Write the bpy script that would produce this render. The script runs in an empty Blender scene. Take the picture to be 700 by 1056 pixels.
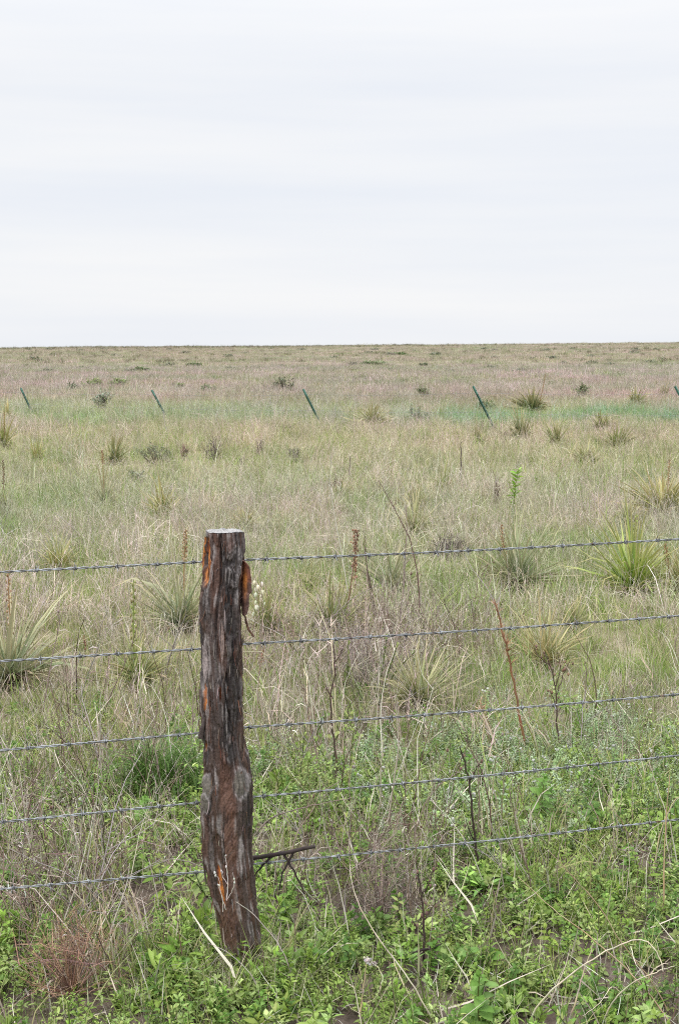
import bpy, math, random
import numpy as np
from mathutils import Vector, Euler, Matrix

# ------------------------------------------------------------------ camera, world, sun, exposure
SC = bpy.context.scene
COL = SC.collection
EYE = 1.64
FPX = 1467.0                      # focal length in pixels of the 700 x 1056 frame
HORIZON = 359.0
PITCH = math.atan((528 - HORIZON) / FPX)
cd = bpy.data.cameras.new('camera'); cam = bpy.data.objects.new('camera', cd); COL.objects.link(cam)
cam.location = (0, 0, EYE); cam.rotation_euler = (math.radians(90) - PITCH, 0, 0)
cd.sensor_fit = 'VERTICAL'; cd.sensor_height = 36; cd.lens = FPX * 36 / 1056
cd.clip_start = 0.1; cd.clip_end = 6000
cd.dof.use_dof = True; cd.dof.focus_distance = 4.2; cd.dof.aperture_fstop = 32
SC.camera = cam

SUN_EL, SUN_AZ = math.radians(52), math.radians(215)
w = bpy.data.worlds.new('World'); SC.world = w; w.use_nodes = True
nt = w.node_tree; nt.nodes.clear(); N = nt.nodes.new; LK = nt.links.new
out = N('ShaderNodeOutputWorld'); bg = N('ShaderNodeBackground'); LK(bg.outputs[0], out.inputs[0])
sky = N('ShaderNodeTexSky'); sky.sky_type = 'NISHITA'; sky.sun_disc = False
sky.sun_elevation = SUN_EL; sky.sun_rotation = SUN_AZ; sky.air_density = 1; sky.dust_density = 2
tc = N('ShaderNodeTexCoord')
mp = N('ShaderNodeMapping'); mp.inputs['Scale'].default_value = (0.9, 0.9, 13); LK(tc.outputs['Generated'], mp.inputs[0])
no = N('ShaderNodeTexNoise'); no.inputs['Scale'].default_value = 1.7; no.inputs['Detail'].default_value = 5; no.inputs['Roughness'].default_value = .5
LK(mp.outputs[0], no.inputs['Vector'])
cr = N('ShaderNodeValToRGB'); e = cr.color_ramp.elements
e[0].position = .30; e[0].color = (.825, .868, .945, 1); e[1].position = .72; e[1].color = (.955, .962, .975, 1)
LK(no.outputs['Fac'], cr.inputs[0])
sx = N('ShaderNodeSeparateXYZ'); LK(tc.outputs['Generated'], sx.inputs[0])
mr = N('ShaderNodeMapRange'); mr.interpolation_type = 'SMOOTHSTEP'
mr.inputs[1].default_value = .16; mr.inputs[2].default_value = 1.0; mr.inputs[3].default_value = 1.0; mr.inputs[4].default_value = 3.3
LK(sx.outputs[2], mr.inputs[0])
vm = N('ShaderNodeVectorMath'); vm.operation = 'SCALE'; LK(cr.outputs[0], vm.inputs[0]); LK(mr.outputs[0], vm.inputs['Scale'])
sm = N('ShaderNodeVectorMath'); sm.operation = 'SCALE'; sm.inputs['Scale'].default_value = .1; LK(sky.outputs[0], sm.inputs[0])
mx = N('ShaderNodeMix'); mx.data_type = 'RGBA'; mx.inputs[0].default_value = .95
LK(sm.outputs[0], mx.inputs[6]); LK(vm.outputs[0], mx.inputs[7]); LK(mx.outputs[2], bg.inputs[0]); bg.inputs[1].default_value = 1.0
sd = bpy.data.lights.new('sun', 'SUN'); so = bpy.data.objects.new('sun', sd); COL.objects.link(so)
sd.energy = 1.6; sd.angle = math.radians(14); sd.color = (1, .97, .92)
so.rotation_euler = (math.radians(90) - SUN_EL, 0, math.radians(180) - SUN_AZ + math.radians(180)); so.location = (0, 0, 30)
so.rotation_euler = Vector((-math.sin(SUN_AZ) * math.cos(SUN_EL), -math.cos(SUN_AZ) * math.cos(SUN_EL), -math.sin(SUN_EL))).to_track_quat('-Z', 'Y').to_euler()
vs = SC.view_settings; vs.view_transform = 'Standard'; vs.look = 'None'; vs.gamma = 1; vs.exposure = 0.0
SC.cycles.use_denoising = False; SC.cycles.filter_width = 1.05; SC.cycles.max_bounces = 6; SC.cycles.diffuse_bounces = 4; SC.cycles.transmission_bounces = 3; SC.cycles.glossy_bounces = 2

# ------------------------------------------------------------------ helpers
rng = np.random.default_rng(7)
random.seed(7)
PI = math.pi

_tab = np.random.default_rng(3).random((256, 256))
def vnoise(x, y, seed=0):
    x = np.asarray(x, float) + seed * 17.31; y = np.asarray(y, float) + seed * 9.17
    xi = np.floor(x).astype(int); yi = np.floor(y).astype(int); fx = x - xi; fy = y - yi
    fx = fx * fx * (3 - 2 * fx); fy = fy * fy * (3 - 2 * fy)
    g = lambda a, b: _tab[a & 255, b & 255]
    return (g(xi, yi) * (1 - fx) + g(xi + 1, yi) * fx) * (1 - fy) + (g(xi, yi + 1) * (1 - fx) + g(xi + 1, yi + 1) * fx) * fy
def fbm(x, y, seed=0, o=3):
    s = 0; a = .5; t = 0
    for k in range(o):
        s = s + a * vnoise(x * 2 ** k, y * 2 ** k, seed + k * 3); t += a; a *= .5
    return s / t
def sstep(a, b, x):
    t = np.clip((np.asarray(x, float) - a) / (b - a), 0, 1); return t * t * (3 - 2 * t)

def terrain(x, y):
    x = np.asarray(x, float); y = np.asarray(y, float)
    near = .035 * (fbm(x / 1.3, y / 1.3, 1) - .5) * 2
    mid = .22 * (fbm(x / 16, y / 16, 2) - .5) * sstep(9, 30, y)
    crest = EYE + .35 + x * .0085 + 1.1 * (fbm(x / 60, y / 60, 4) - .5) + .5 * (fbm(x / 9, y / 20, 6) - .5)
    far = sstep(110, 440, y) * crest - sstep(450, 1100, y) * 9
    far = far + .7 * (fbm(x / 45, y / 30, 5) - .5) * sstep(60, 160, y)
    return near + mid + far

def ray(px, py):
    d = Vector(((px - 350) / FPX, (528 - py) / FPX, -1)); d.rotate(cam.rotation_euler); return d
def gnd(px, py):
    d = ray(px, py)
    if d.z >= -1e-5: d.z = -1e-5
    t = 1.0; lo = 1.0
    while t < 700:
        p = Vector((0, 0, EYE)) + d * t
        if p.z < float(terrain(p.x, p.y)): break
        lo = t; t *= 1.02
    hi = t
    for _ in range(22):
        m = (lo + hi) / 2; p = Vector((0, 0, EYE)) + d * m
        if p.z < float(terrain(p.x, p.y)): hi = m
        else: lo = m
    return Vector((0, 0, EYE)) + d * hi
def at(px, py, Y):
    d = ray(px, py); return Vector((0, 0, EYE)) + d * (Y / d.y)
CP, SP = math.cos(PITCH), math.sin(PITCH)
def project(P):
    """world points (n,3) -> photo pixels"""
    x, y, z = P[:, 0], P[:, 1], P[:, 2] - EYE
    dep = y * CP - z * SP; up = y * SP + z * CP
    return 350 + FPX * x / dep, 528 - FPX * up / dep

def mat(name, rough=.7, trans=0.0, tint=True, spec=.3, noise=0.0, nscale=20, bump=0.0):
    m = bpy.data.materials.new(name); m.use_nodes = True; t = m.node_tree; t.nodes.clear()
    o = t.nodes.new('ShaderNodeOutputMaterial'); b = t.nodes.new('ShaderNodeBsdfPrincipled')
    b.inputs['Roughness'].default_value = rough; b.inputs['Specular IOR Level'].default_value = spec
    a = t.nodes.new('ShaderNodeAttribute'); a.attribute_name = 'col'
    c = a.outputs['Color']
    if tint:
        i = t.nodes.new('ShaderNodeAttribute'); i.attribute_type = 'INSTANCER'; i.attribute_name = 'tcol'
        k = t.nodes.new('ShaderNodeMix'); k.data_type = 'RGBA'; k.blend_type = 'MULTIPLY'; k.inputs[0].default_value = 1
        t.links.new(c, k.inputs[6]); t.links.new(i.outputs['Color'], k.inputs[7]); c = k.outputs[2]
    if noise:
        tcn = t.nodes.new('ShaderNodeTexCoord'); n = t.nodes.new('ShaderNodeTexNoise'); n.inputs['Scale'].default_value = nscale; n.inputs['Detail'].default_value = 6
        t.links.new(tcn.outputs['Object'], n.inputs['Vector'])
        r = t.nodes.new('ShaderNodeMapRange'); r.inputs[1].default_value = .3; r.inputs[2].default_value = .7
        r.inputs[3].default_value = 1 - noise; r.inputs[4].default_value = 1 + noise; t.links.new(n.outputs['Fac'], r.inputs[0])
        s = t.nodes.new('ShaderNodeVectorMath'); s.operation = 'SCALE'; t.links.new(c, s.inputs[0]); t.links.new(r.outputs[0], s.inputs['Scale']); c = s.outputs[0]
        if bump:
            bp = t.nodes.new('ShaderNodeBump'); bp.inputs['Strength'].default_value = bump; bp.inputs['Distance'].default_value = .003
            t.links.new(n.outputs['Fac'], bp.inputs['Height']); t.links.new(bp.outputs[0], b.inputs['Normal'])
    t.links.new(c, b.inputs['Base Color'])
    if trans:
        tr = t.nodes.new('ShaderNodeBsdfTranslucent'); t.links.new(c, tr.inputs[0])
        ms = t.nodes.new('ShaderNodeMixShader'); ms.inputs[0].default_value = trans
        t.links.new(b.outputs[0], ms.inputs[1]); t.links.new(tr.outputs[0], ms.inputs[2]); t.links.new(ms.outputs[0], o.inputs[0])
    else: t.links.new(b.outputs[0], o.inputs[0])
    return m
M_LEAF_I = mat('leaf blades', .5, .42); M_DRY_I = mat('dry stems', .8, .12, spec=.1)
M_LEAF = mat('plant leaf', .5, .22, tint=False); M_DRY = mat('dry plant', .8, .05, tint=False, spec=.15)
M_WOOD = mat('bark', .58, 0, tint=False, spec=.42, noise=.35, nscale=160, bump=.5)

class MB:
    """collects vertices, faces and vertex colours, then links them as ONE mesh object"""
    def __init__(s): s.v = []; s.f = []; s.c = []; s.n = 0
    def add(s, v, f, c):
        v = np.asarray(v, float).reshape(-1, 3); c = np.asarray(c, float)
        if c.ndim == 1: c = np.tile(c, (len(v), 1))
        s.v.append(v); s.c.append(c); f = np.asarray(f, int)
        if len(f): s.f.append(f + s.n)
        s.n += len(v)
    def mesh(s, name, m, smooth=True):
        v = np.concatenate(s.v); c = np.concatenate(s.c)
        me = bpy.data.meshes.new(name)
        fs = s.f; cnt = np.concatenate([np.full(len(f), f.shape[1]) for f in fs]); idx = np.concatenate([f.ravel() for f in fs])
        me.vertices.add(len(v)); me.vertices.foreach_set('co', v.astype(np.float32).ravel())
        me.loops.add(len(idx)); me.loops.foreach_set('vertex_index', idx.astype(np.int32))
        me.polygons.add(len(cnt)); st = np.concatenate([[0], np.cumsum(cnt)[:-1]])
        me.polygons.foreach_set('loop_start', st.astype(np.int32)); me.polygons.foreach_set('loop_total', cnt.astype(np.int32))
        me.polygons.foreach_set('use_smooth', np.full(len(cnt), smooth))
        me.update(calc_edges=True); me.validate()
        ca = me.attributes.new('col', 'FLOAT_COLOR', 'POINT')
        ca.data.foreach_set('color', np.concatenate([c, np.ones((len(c), 1))], 1).astype(np.float32).ravel())
        me.materials.append(m); return me
    def obj(s, name, m, parent=None, loc=(0, 0, 0), smooth=True, link=True):
        o = bpy.data.objects.new(name, s.mesh(name, m, smooth)); o.location = loc
        if link: COL.objects.link(o)
        if parent: o.parent = parent
        return o

def ribbons(mb, base, az, el0, L, w, cols, S=3, bend=.4, r=None, fold=False, base_w=.8, wob=0.0, tipcol=None, edge=None):
    """n tapering leaf blades; el0 elevation at the root, bend = how much the tip droops"""
    r = r or rng; n = len(az); az = np.asarray(az); el = np.asarray(el0, float).copy() * np.ones(n)
    L = np.asarray(L) * np.ones(n); w = np.asarray(w) * np.ones(n); bend = np.asarray(bend) * np.ones(n)
    pts = [np.asarray(base, float)]; p = pts[0].copy(); azz = az.copy()
    for k in range(S):
        dr = np.stack([np.cos(el) * np.cos(azz), np.cos(el) * np.sin(azz), np.sin(el)], 1)
        p = p + dr * (L / S)[:, None]; pts.append(p.copy()); el = el - bend / S * (1 + .8 * k)
        if wob: azz = azz + r.normal(0, wob, n); el = el + r.normal(0, wob * .5, n)
    roll = r.uniform(-1, 1, n)
    side = np.stack([-np.sin(az) * np.cos(roll), np.cos(az) * np.cos(roll), np.sin(roll)], 1)
    rows = []; cc = []; across = 3 if fold else 2
    cols = np.asarray(cols, float)
    if cols.ndim == 1: cols = np.tile(cols, (n, 1))
    for k in range(S + 1):
        t = k / S; ww = w * (base_w + (1 - base_w) * min(1, t * 3)) * (1 - t ** 2.2) * .5 + w * .03
        q = pts[k]; a = q - side * ww[:, None]; b = q + side * ww[:, None]
        col = cols if tipcol is None else cols * (1 - t ** 2) + np.asarray(tipcol) * t ** 2
        if fold:
            mid = q - np.array([0, 0, 1.]) * (ww * .55)[:, None]; rows += [a, mid, b]; ec = col * 1.12 if edge is None else col * .65 + np.asarray(edge) * .35; cc += [ec, col, ec]
        else: rows += [a, b]; cc += [col, col]
    V = np.stack(rows, 1); C = np.stack(cc, 1); per = V.shape[1]
    f = []
    for k in range(S):
        for j in range(across - 1):
            a = k * across + j; f.append([a, a + 1, a + across + 1, a + across])
    f = np.array(f); F = (np.arange(n) * per)[:, None, None] + f[None]
    mb.add(V.reshape(-1, 3), F.reshape(-1, 4), C.reshape(-1, 3))

def tube(mb, path, rad, col, k=4, ecc=None):
    P = np.array([list(p) for p in path], float); n = len(P); rad = np.asarray(rad, float) * np.ones(n)
    T = np.gradient(P, axis=0); T /= np.linalg.norm(T, axis=1)[:, None] + 1e-9
    ref = np.array([0, 1, 0.]) if abs(T[0][1]) < .8 else np.array([1., 0, 0])
    A = np.cross(T, ref); A /= np.linalg.norm(A, axis=1)[:, None] + 1e-9; B = np.cross(T, A)
    an = np.arange(k) * 2 * PI / k
    V = P[:, None] + rad[:, None, None] * (A[:, None] * np.cos(an)[None, :, None] + B[:, None] * np.sin(an)[None, :, None])
    f = [[i * k + j, i * k + (j + 1) % k, (i + 1) * k + (j + 1) % k, (i + 1) * k + j] for i in range(n - 1) for j in range(k)]
    c = np.asarray(col, float)
    c = np.repeat(c, k, 0) if c.ndim == 2 else c
    mb.add(V.reshape(-1, 3), f, c)
    mb.add(V[-1], [list(range(k))] if k == 4 else [[0, j, j + 1] for j in range(1, k - 1)], c if c.ndim == 1 else c[-k:])

def blob(mb, c, r, col, seg=5, ring=3, q=None):
    r = np.asarray(r, float) * np.ones(3); V = [[0, 0, -1.]]
    for i in range(1, ring + 1):
        ph = -PI / 2 + PI * i / (ring + 1)
        for j in range(seg): V.append([math.cos(ph) * math.cos(2 * PI * j / seg), math.cos(ph) * math.sin(2 * PI * j / seg), math.sin(ph)])
    V.append([0, 0, 1.]); V = np.array(V) * r
    if q is not None: V = V @ np.array(q.to_matrix()).T
    F4 = []; F3 = []; last = 1 + ring * seg
    for j in range(seg):
        F3.append([0, 1 + (j + 1) % seg, 1 + j]); F3.append([last, last - seg + j, last - seg + (j + 1) % seg])
        for i in range(ring - 1): F4.append([1 + i * seg + j, 1 + i * seg + (j + 1) % seg, 1 + (i + 1) * seg + (j + 1) % seg, 1 + (i + 1) * seg + j])
    V = V + np.asarray(c); n0 = mb.n; mb.add(V, F4, col); mb.f.append(np.array(F3) + n0)

def tag(o, label=None, cat=None, group=None, kind=None):
    if label: o['label'] = label
    if cat: o['category'] = cat
    if group: o['group'] = group
    if kind: o['kind'] = kind
    return o
def empty(name, loc):
    o = bpy.data.objects.new(name, None); o.empty_display_size = .1; o.location = loc; COL.objects.link(o); return o

def vary(col, n, s=.15, hue=.06, r=None):
    r = r or rng
    return np.clip(np.asarray(col) * r.lognormal(0, s, (n, 1)) * r.lognormal(0, hue, (n, 3)), .005, .9)
def pick(cols, n, p=None, s=.15, r=None):
    r = r or rng; cols = np.asarray(cols, float); i = r.choice(len(cols), n, p=p); return np.clip(cols[i] * r.lognormal(0, s, (n, 1)) * r.lognormal(0, .05, (n, 3)), .005, .9)

# ------------------------------------------------------------------ where the larger plants stand (photo px of foot, width, height)
YL = [
 (60, 590, 54, 34, 'yellow', 'yellow green fan of yucca alone left of the wooden post, above the top wire', None),
 (10, 706, 165, 88, 'grey', 'big grey green yucca with straw coloured outer leaves at the left edge', (10, 588, 660, 'brown')),
 (186, 648, 112, 72, 'grey', 'grey green yucca half hidden by the left side of the wooden post', (192, 546, 578, 'brown')),
 (142, 706, 84, 46, 'green', 'flat spread out yucca with a tall green budded stalk between the top two wires', (137, 598, 690, 'green')),
 (275, 655, 60, 60, 'green', 'yucca just right of the wooden post, topped with creamy white flowers', (265, 596, 655, 'white')),
 (345, 655, 84, 62, 'green', 'loose green yucca above the second wire, between the post and the seed spike', (368, 546, 585, 'dark')),
 (404, 612, 86, 54, 'grey', 'grey green yucca beside the tall brown seed spike, below the top wire', None),
 (432, 730, 108, 66, 'pale', 'pale cream edged yucca with splayed leaves between the second and third wires', None),
 (533, 606, 112, 72, 'grey', 'wide grey green yucca crossed by the top wire, right of the twig pile', (517, 541, 575, 'brown')),
 (652, 612, 116, 84, 'bright', 'bright lime green yucca under the top wire at the right', (655, 530, 590, 'green')),
 (706, 614, 70, 70, 'yellow', 'yellowing yucca cut by the right edge, touching the lime green one', (684, 560, 600, 'brown')),
 (562, 688, 88, 76, 'straw', 'straw yellow dying yucca standing tall behind the second wire', None),
 (682, 532, 74, 42, 'yellow', 'yellow green yucca with two short stalks near the right edge, above the top wire', (690, 474, 500, 'brown')),
 (645, 545, 44, 28, 'grey', 'small grey green yucca left of the yellow green one near the right edge', None),
 (426, 552, 54, 30, 'pale', 'low pale yucca with wide leaves above the twig pile', None),
 (428, 530, 36, 22, 'green', 'small green yucca right behind the low pale one', None),
 (456, 512, 30, 24, 'green', 'narrow upright yucca in the middle of the dry grass left of the thin tall stem', None),
 (110, 526, 38, 30, 'grey', 'small blue green yucca below a brown stalk at the left', (105, 464, 478, 'brown')),
 (167, 534, 36, 34, 'yellow', 'upright yellow green yucca right of the small blue green one', None),
 (38, 476, 22, 20, 'yellow', 'little yellow green yucca on the left, over the small blue green one', None),
 (118, 478, 34, 22, 'pale', 'pale tuft of yucca left of the dark low shrub', (124, 452, 468, 'brown')),
 (537, 456, 28, 28, 'dark', 'dark green spiky yucca by a patch of dead twigs, below the green mound', None),
 (573, 462, 34, 30, 'green', 'light green yucca next to the dark spiky one', None),
 (636, 464, 40, 22, 'green', 'low green yucca in the bluish grass at the right', None),
 (548, 426, 46, 22, 'dark', 'broad green mound of yucca right of the fourth steel post', (562, 386, 405, 'brown')),
 (655, 420, 24, 18, 'green', 'far yucca carrying one pale flower spike, near the last steel post', (651, 398, 412, 'white')),
 (684, 412, 14, 16, 'dark', 'small far yucca touching the last steel post', None),
 (4, 462, 26, 34, 'yellow', 'yellow yucca cut by the left edge, under the first steel post', (5, 425, 445, 'brown')),
 (8, 436, 18, 18, 'yellow', 'far small yellow yucca at the left edge beside the first steel post', None),
 (384, 440, 52, 16, 'pale', 'low pale yucca behind the third steel post', None),
 (3, 528, 18, 36, 'dark', 'dark tipped yucca peeking in at the left edge', (3, 474, 500, 'dark')),
 (252, 548, 40, 20, 'yellow', 'small yellowish yucca behind the top of the wooden post', None),
 (605, 480, 36, 18, 'green', 'faint green yucca in the grass below the bluish strip', None),
 (493, 462, 30, 16, 'dark', 'small dull yucca left of the dark spiky one', None),
 (352, 518, 30, 18, 'green', 'low tuft of yucca by the dark dead weed in mid field', None),
 (590, 650, 40, 28, 'green', 'small green yucca between the straw yellow and the lime green ones', None),
 (620, 445, 30, 16, 'green', 'far green yucca just under the bluish grass strip', None),
 (318, 612, 40, 26, 'pale', 'thin pale yucca behind the seed spike, right of the white flowers', None),
]
DG = [(.13, .15, .08), (.17, .19, .11), (.10, .115, .07)]; MG = [(.15, .20, .08), (.22, .26, .12), (.10, .15, .06)]; GG = [(.20, .25, .17), (.26, .30, .22), (.16, .20, .13)]; LG = [(.19, .26, .08), (.25, .30, .11)]
SHRUBS = [
  (292, 406, 34, 16, DG, 'dark rounded shrub left of the middle steel post'), (160, 480, 44, 20, DG, 'low dark green shrub below the second steel post'),
  (95, 400, 28, 8, LG, 'light green bush in the pinkish grass at the upper left'), (122, 399, 26, 7, LG, 'light green bush right beside a similar one at the upper left'),
  (75, 404, 14, 7, DG, 'tiny dark bush left of the two light green bushes'), (107, 424, 24, 18, GG, 'grey green bush between the first two steel posts'),
  (140, 500, 18, 12, GG, 'small sage coloured plant above the upright yellow green yucca'), (500, 424, 26, 10, MG, 'low green shrub at the foot of the fourth steel post'),
  (600, 412, 16, 14, MG, 'small green shrub between the green mound and the flowering far yucca'), (145, 383, 20, 3, MG, 'long dark bush far beyond the second steel post'),
  (200, 378, 20, 3, MG, 'far green bush in the pale grass at the upper left'), (436, 412, 18, 12, MG, 'small olive shrub in the pink grass between the third and fourth steel posts'),
  (430, 436, 44, 12, GG, 'wide grey green bush behind the low pale yucca'), (215, 405, 18, 6, MG, 'small olive bush right of the second steel post'), (186, 402, 10, 5, LG, 'tiny yellow green bush by the second steel post'),
  (385, 376, 32, 2, MG, 'thin dark line of brush far off near the middle'), (437, 379, 9, 3, DG, 'far dark shrub above the pink grass right of the middle'), (412, 366, 20, 1, MG, 'far dark strip of brush under the horizon'),
]
WEEDS = [
  (510, 522, 18, 24, (.17, .11, .09), 'dark brown pointed dead weed in the dry grass left of the leafy green plant'), (220, 476, 24, 22, (.16, .12, .12), 'dark purple dead weed above the wooden post'),
  (345, 512, 30, 18, (.20, .15, .13), 'dark tangled dead weed right of the post top'), (303, 476, 24, 14, (.18, .16, .13), 'sprawling dark dead branch in the field above the wooden post'),
  (250, 480, 12, 8, (.12, .10, .09), 'tiny black dead weed between the purple one and the sprawling branch'), (190, 474, 12, 14, (.22, .15, .13), 'thin dark dead weed right of the low dark green shrub'),
  (522, 456, 22, 10, (.15, .11, .10), 'heap of dead twigs at the foot of the dark spiky yucca'), (406, 528, 24, 12, (.30, .22, .18), 'brown dead clump left of the small green yucca'),
  (268, 472, 8, 16, (.2, .15, .14), 'slim dark dead weed left of the sprawling branch'), (655, 412, 10, 10, (.45, .42, .36), 'pale dead tuft by the flowering far yucca'),
]
EX = []
for q in YL: B = gnd(q[0], q[1]); EX.append((B.x, B.y, q[2] / (FPX / B.y) * .27))
for q in SHRUBS + WEEDS: B = gnd(q[0], q[1]); EX.append((B.x, B.y, q[2] / (FPX / B.y) * .45))
B = gnd(462, 576); EX.append((B.x, B.y, .2))
EX = np.array(EX)
def clear(P, front=.22):
    """grass keeps off the crowns of the larger plants"""
    ok = np.ones(len(P), bool)
    for x, y, r_ in EX:
        dx = P[:, 0] - x; dy = P[:, 1] - y; dy = np.where(dy < 0, dy / (1 + front / r_), dy); ok &= (dx * dx + dy * dy) > r_ * r_
    return ok

# ------------------------------------------------------------------ ground
def axis(dense_a, dense_b, step, far, ratio=1.09):
    a = list(np.arange(dense_a, dense_b, step)); s = step; x = a[-1]; up = []
    while x < far: s *= ratio; x += s; up.append(x)
    s = step; x = a[0]; dn = []
    while x > -far * .8: s *= ratio; x -= s; dn.append(x)
    return np.array(dn[::-1] + a + up)
gx = axis(-1.9, 1.9, .03, 3500); gy = axis(2.6, 5.6, .03, 3800, 1.05)
X, Y = np.meshgrid(gx, gy); Z = terrain(X, Y) - .012
clod = (fbm(X * 9, Y * 9, 11, 4) - .5) * .05 * sstep(9, 5, Y) * sstep(1, 2.6, Y)
Z = Z + clod
gm = MB(); ny, nx = X.shape
i = np.arange(ny - 1)[:, None] * nx + np.arange(nx - 1)[None]; i = i.ravel()
gm.add(np.stack([X, Y, Z], -1).reshape(-1, 3), np.stack([i, i + 1, i + nx + 1, i + nx], 1), (1, 1, 1))
m = bpy.data.materials.new('prairie soil'); m.use_nodes = True; t = m.node_tree; b = t.nodes['Principled BSDF']; b.inputs['Roughness'].default_value = .95; b.inputs['Specular IOR Level'].default_value = .1
ge = t.nodes.new('ShaderNodeNewGeometry')
def tn(scale, det=6, vec=None, rough=.6):
    n = t.nodes.new('ShaderNodeTexNoise'); n.inputs['Scale'].default_value = scale; n.inputs['Detail'].default_value = det; n.inputs['Roughness'].default_value = rough
    t.links.new(vec or ge.outputs['Position'], n.inputs['Vector']); return n
def ramp(src, stops):
    r = t.nodes.new('ShaderNodeValToRGB'); el = r.color_ramp.elements
    while len(el) < len(stops): el.new(.5)
    for k, (p, c) in enumerate(stops): el[k].position = p; el[k].color = (*c, 1)
    t.links.new(src, r.inputs[0]); return r
n1 = tn(14, 9); soil = ramp(n1.outputs[0], [(.3, (.055, .042, .034)), (.5, (.115, .088, .070)), (.72, (.20, .16, .13))])
n2 = tn(1.1, 8); thatch = ramp(n2.outputs[0], [(.3, (.13, .15, .06)), (.5, (.26, .23, .14)), (.7, (.33, .27, .20))])
n4 = tn(.045, 5); far = ramp(n4.outputs[0], [(.35, (.15, .16, .09)), (.5, (.24, .21, .15)), (.65, (.24, .18, .145))])
sp = t.nodes.new('ShaderNodeSeparateXYZ'); t.links.new(ge.outputs['Position'], sp.inputs[0])
def rampr(a, b_, src=sp.outputs[1]):
    r = t.nodes.new('ShaderNodeMapRange'); r.inputs[1].default_value = a; r.inputs[2].default_value = b_; t.links.new(src, r.inputs[0]); return r.outputs[0]
def mixc(f, a, b_):
    k = t.nodes.new('ShaderNodeMix'); k.data_type = 'RGBA'; t.links.new(f, k.inputs[0]); t.links.new(a, k.inputs[6]); t.links.new(b_, k.inputs[7]); return k.outputs[2]
c = mixc(rampr(4.2, 7), soil.outputs[0], thatch.outputs[0]); c = mixc(rampr(30, 90), c, far.outputs[0])
t.links.new(c, b.inputs['Base Color'])
bp = t.nodes.new('ShaderNodeBump'); bp.inputs['Strength'].default_value = .6; bp.inputs['Distance'].default_value = .02
t.links.new(tn(60, 8).outputs[0], bp.inputs['Height']); t.links.new(bp.outputs[0], b.inputs['Normal'])
g = gm.obj('ground', m); tag(g, 'flat prairie ground running to the horizon, brown soil showing at the front', 'ground', kind='structure')

# ------------------------------------------------------------------ instanced ground cover (stuff)
def scatter(name, label, cat, protos, P, rz, tilt, scl, idx, tcol):
    coll = bpy.data.collections.new(name + '_kinds')
    for k, me in enumerate(protos):
        o = bpy.data.objects.new(f'{name}_{k:02d}', me); coll.objects.link(o)
    n = len(P); me = bpy.data.meshes.new(name); me.vertices.add(n); me.vertices.foreach_set('co', np.asarray(P, np.float32).ravel())
    a = me.attributes.new('rot', 'FLOAT_VECTOR', 'POINT'); a.data.foreach_set('vector', np.stack([tilt[0], tilt[1], rz], 1).astype(np.float32).ravel())
    a = me.attributes.new('scl', 'FLOAT', 'POINT'); a.data.foreach_set('value', np.asarray(scl, np.float32))
    a = me.attributes.new('idx', 'INT', 'POINT'); a.data.foreach_set('value', np.asarray(idx, np.int32))
    a = me.attributes.new('tcol', 'FLOAT_COLOR', 'POINT'); a.data.foreach_set('color', np.concatenate([tcol, np.ones((n, 1))], 1).astype(np.float32).ravel())
    o = bpy.data.objects.new(name, me); COL.objects.link(o); tag(o, label, cat, kind='stuff')
    ng = bpy.data.node_groups.new(name, 'GeometryNodeTree')
    ng.interface.new_socket('Geometry', in_out='INPUT', socket_type='NodeSocketGeometry'); ng.interface.new_socket('Geometry', in_out='OUTPUT', socket_type='NodeSocketGeometry')
    A = ng.nodes.new; K = ng.links.new
    gi = A('NodeGroupInput'); go = A('NodeGroupOutput'); ci = A('GeometryNodeCollectionInfo'); ci.inputs['Collection'].default_value = coll
    ci.inputs['Separate Children'].default_value = True; ci.inputs['Reset Children'].default_value = True
    ip = A('GeometryNodeInstanceOnPoints'); K(gi.outputs[0], ip.inputs['Points']); K(ci.outputs[0], ip.inputs['Instance']); ip.inputs['Pick Instance'].default_value = True
    def na(nm, ty):
        x = A('GeometryNodeInputNamedAttribute'); x.data_type = ty; x.inputs[0].default_value = nm; return x.outputs[0]
    K(na('idx', 'INT'), ip.inputs['Instance Index']); K(na('scl', 'FLOAT'), ip.inputs['Scale'])
    er = A('FunctionNodeEulerToRotation'); K(na('rot', 'FLOAT_VECTOR'), er.inputs[0]); K(er.outputs[0], ip.inputs['Rotation'])
    K(ip.outputs[0], go.inputs[0])
    md = o.modifiers.new('scatter', 'NODES'); md.node_group = ng
    return o

def wedge(d0, d1, per_m2, dens=None, r=rng, keep=True):
    k = .31; c = 1.0
    area = k * (d1 * d1 - d0 * d0) + 2 * c * (d1 - d0); n = int(area * per_m2)
    y = np.sqrt(r.random(n * 2) * (d1 ** 2 - d0 ** 2) + d0 ** 2)
    y = y[:n]; x = r.uniform(-1, 1, n) * (k * y + c)
    P = np.stack([x, y, terrain(x, y)], 1)
    if dens is not None:
        q = dens(P); P = P[r.random(n) < q]
    return P[clear(P)] if keep else P
POST_Y = gnd(250, 1003).y
POSTX = gnd(250, 1003).x
def notpost(P): return (np.hypot(P[:, 0] - POSTX, P[:, 1] - POST_Y) > .068)
def blobs(P, L):
    """density map given as soft ellipses (photo px of the ground point: x, y, rx, ry, value)"""
    px, py = project(P); s = np.zeros(len(P))
    for x, y, rx, ry, v in L: s = s + v * np.exp(-(((px - x) / rx) ** 2 + ((py - y) / ry) ** 2))
    return s

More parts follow.
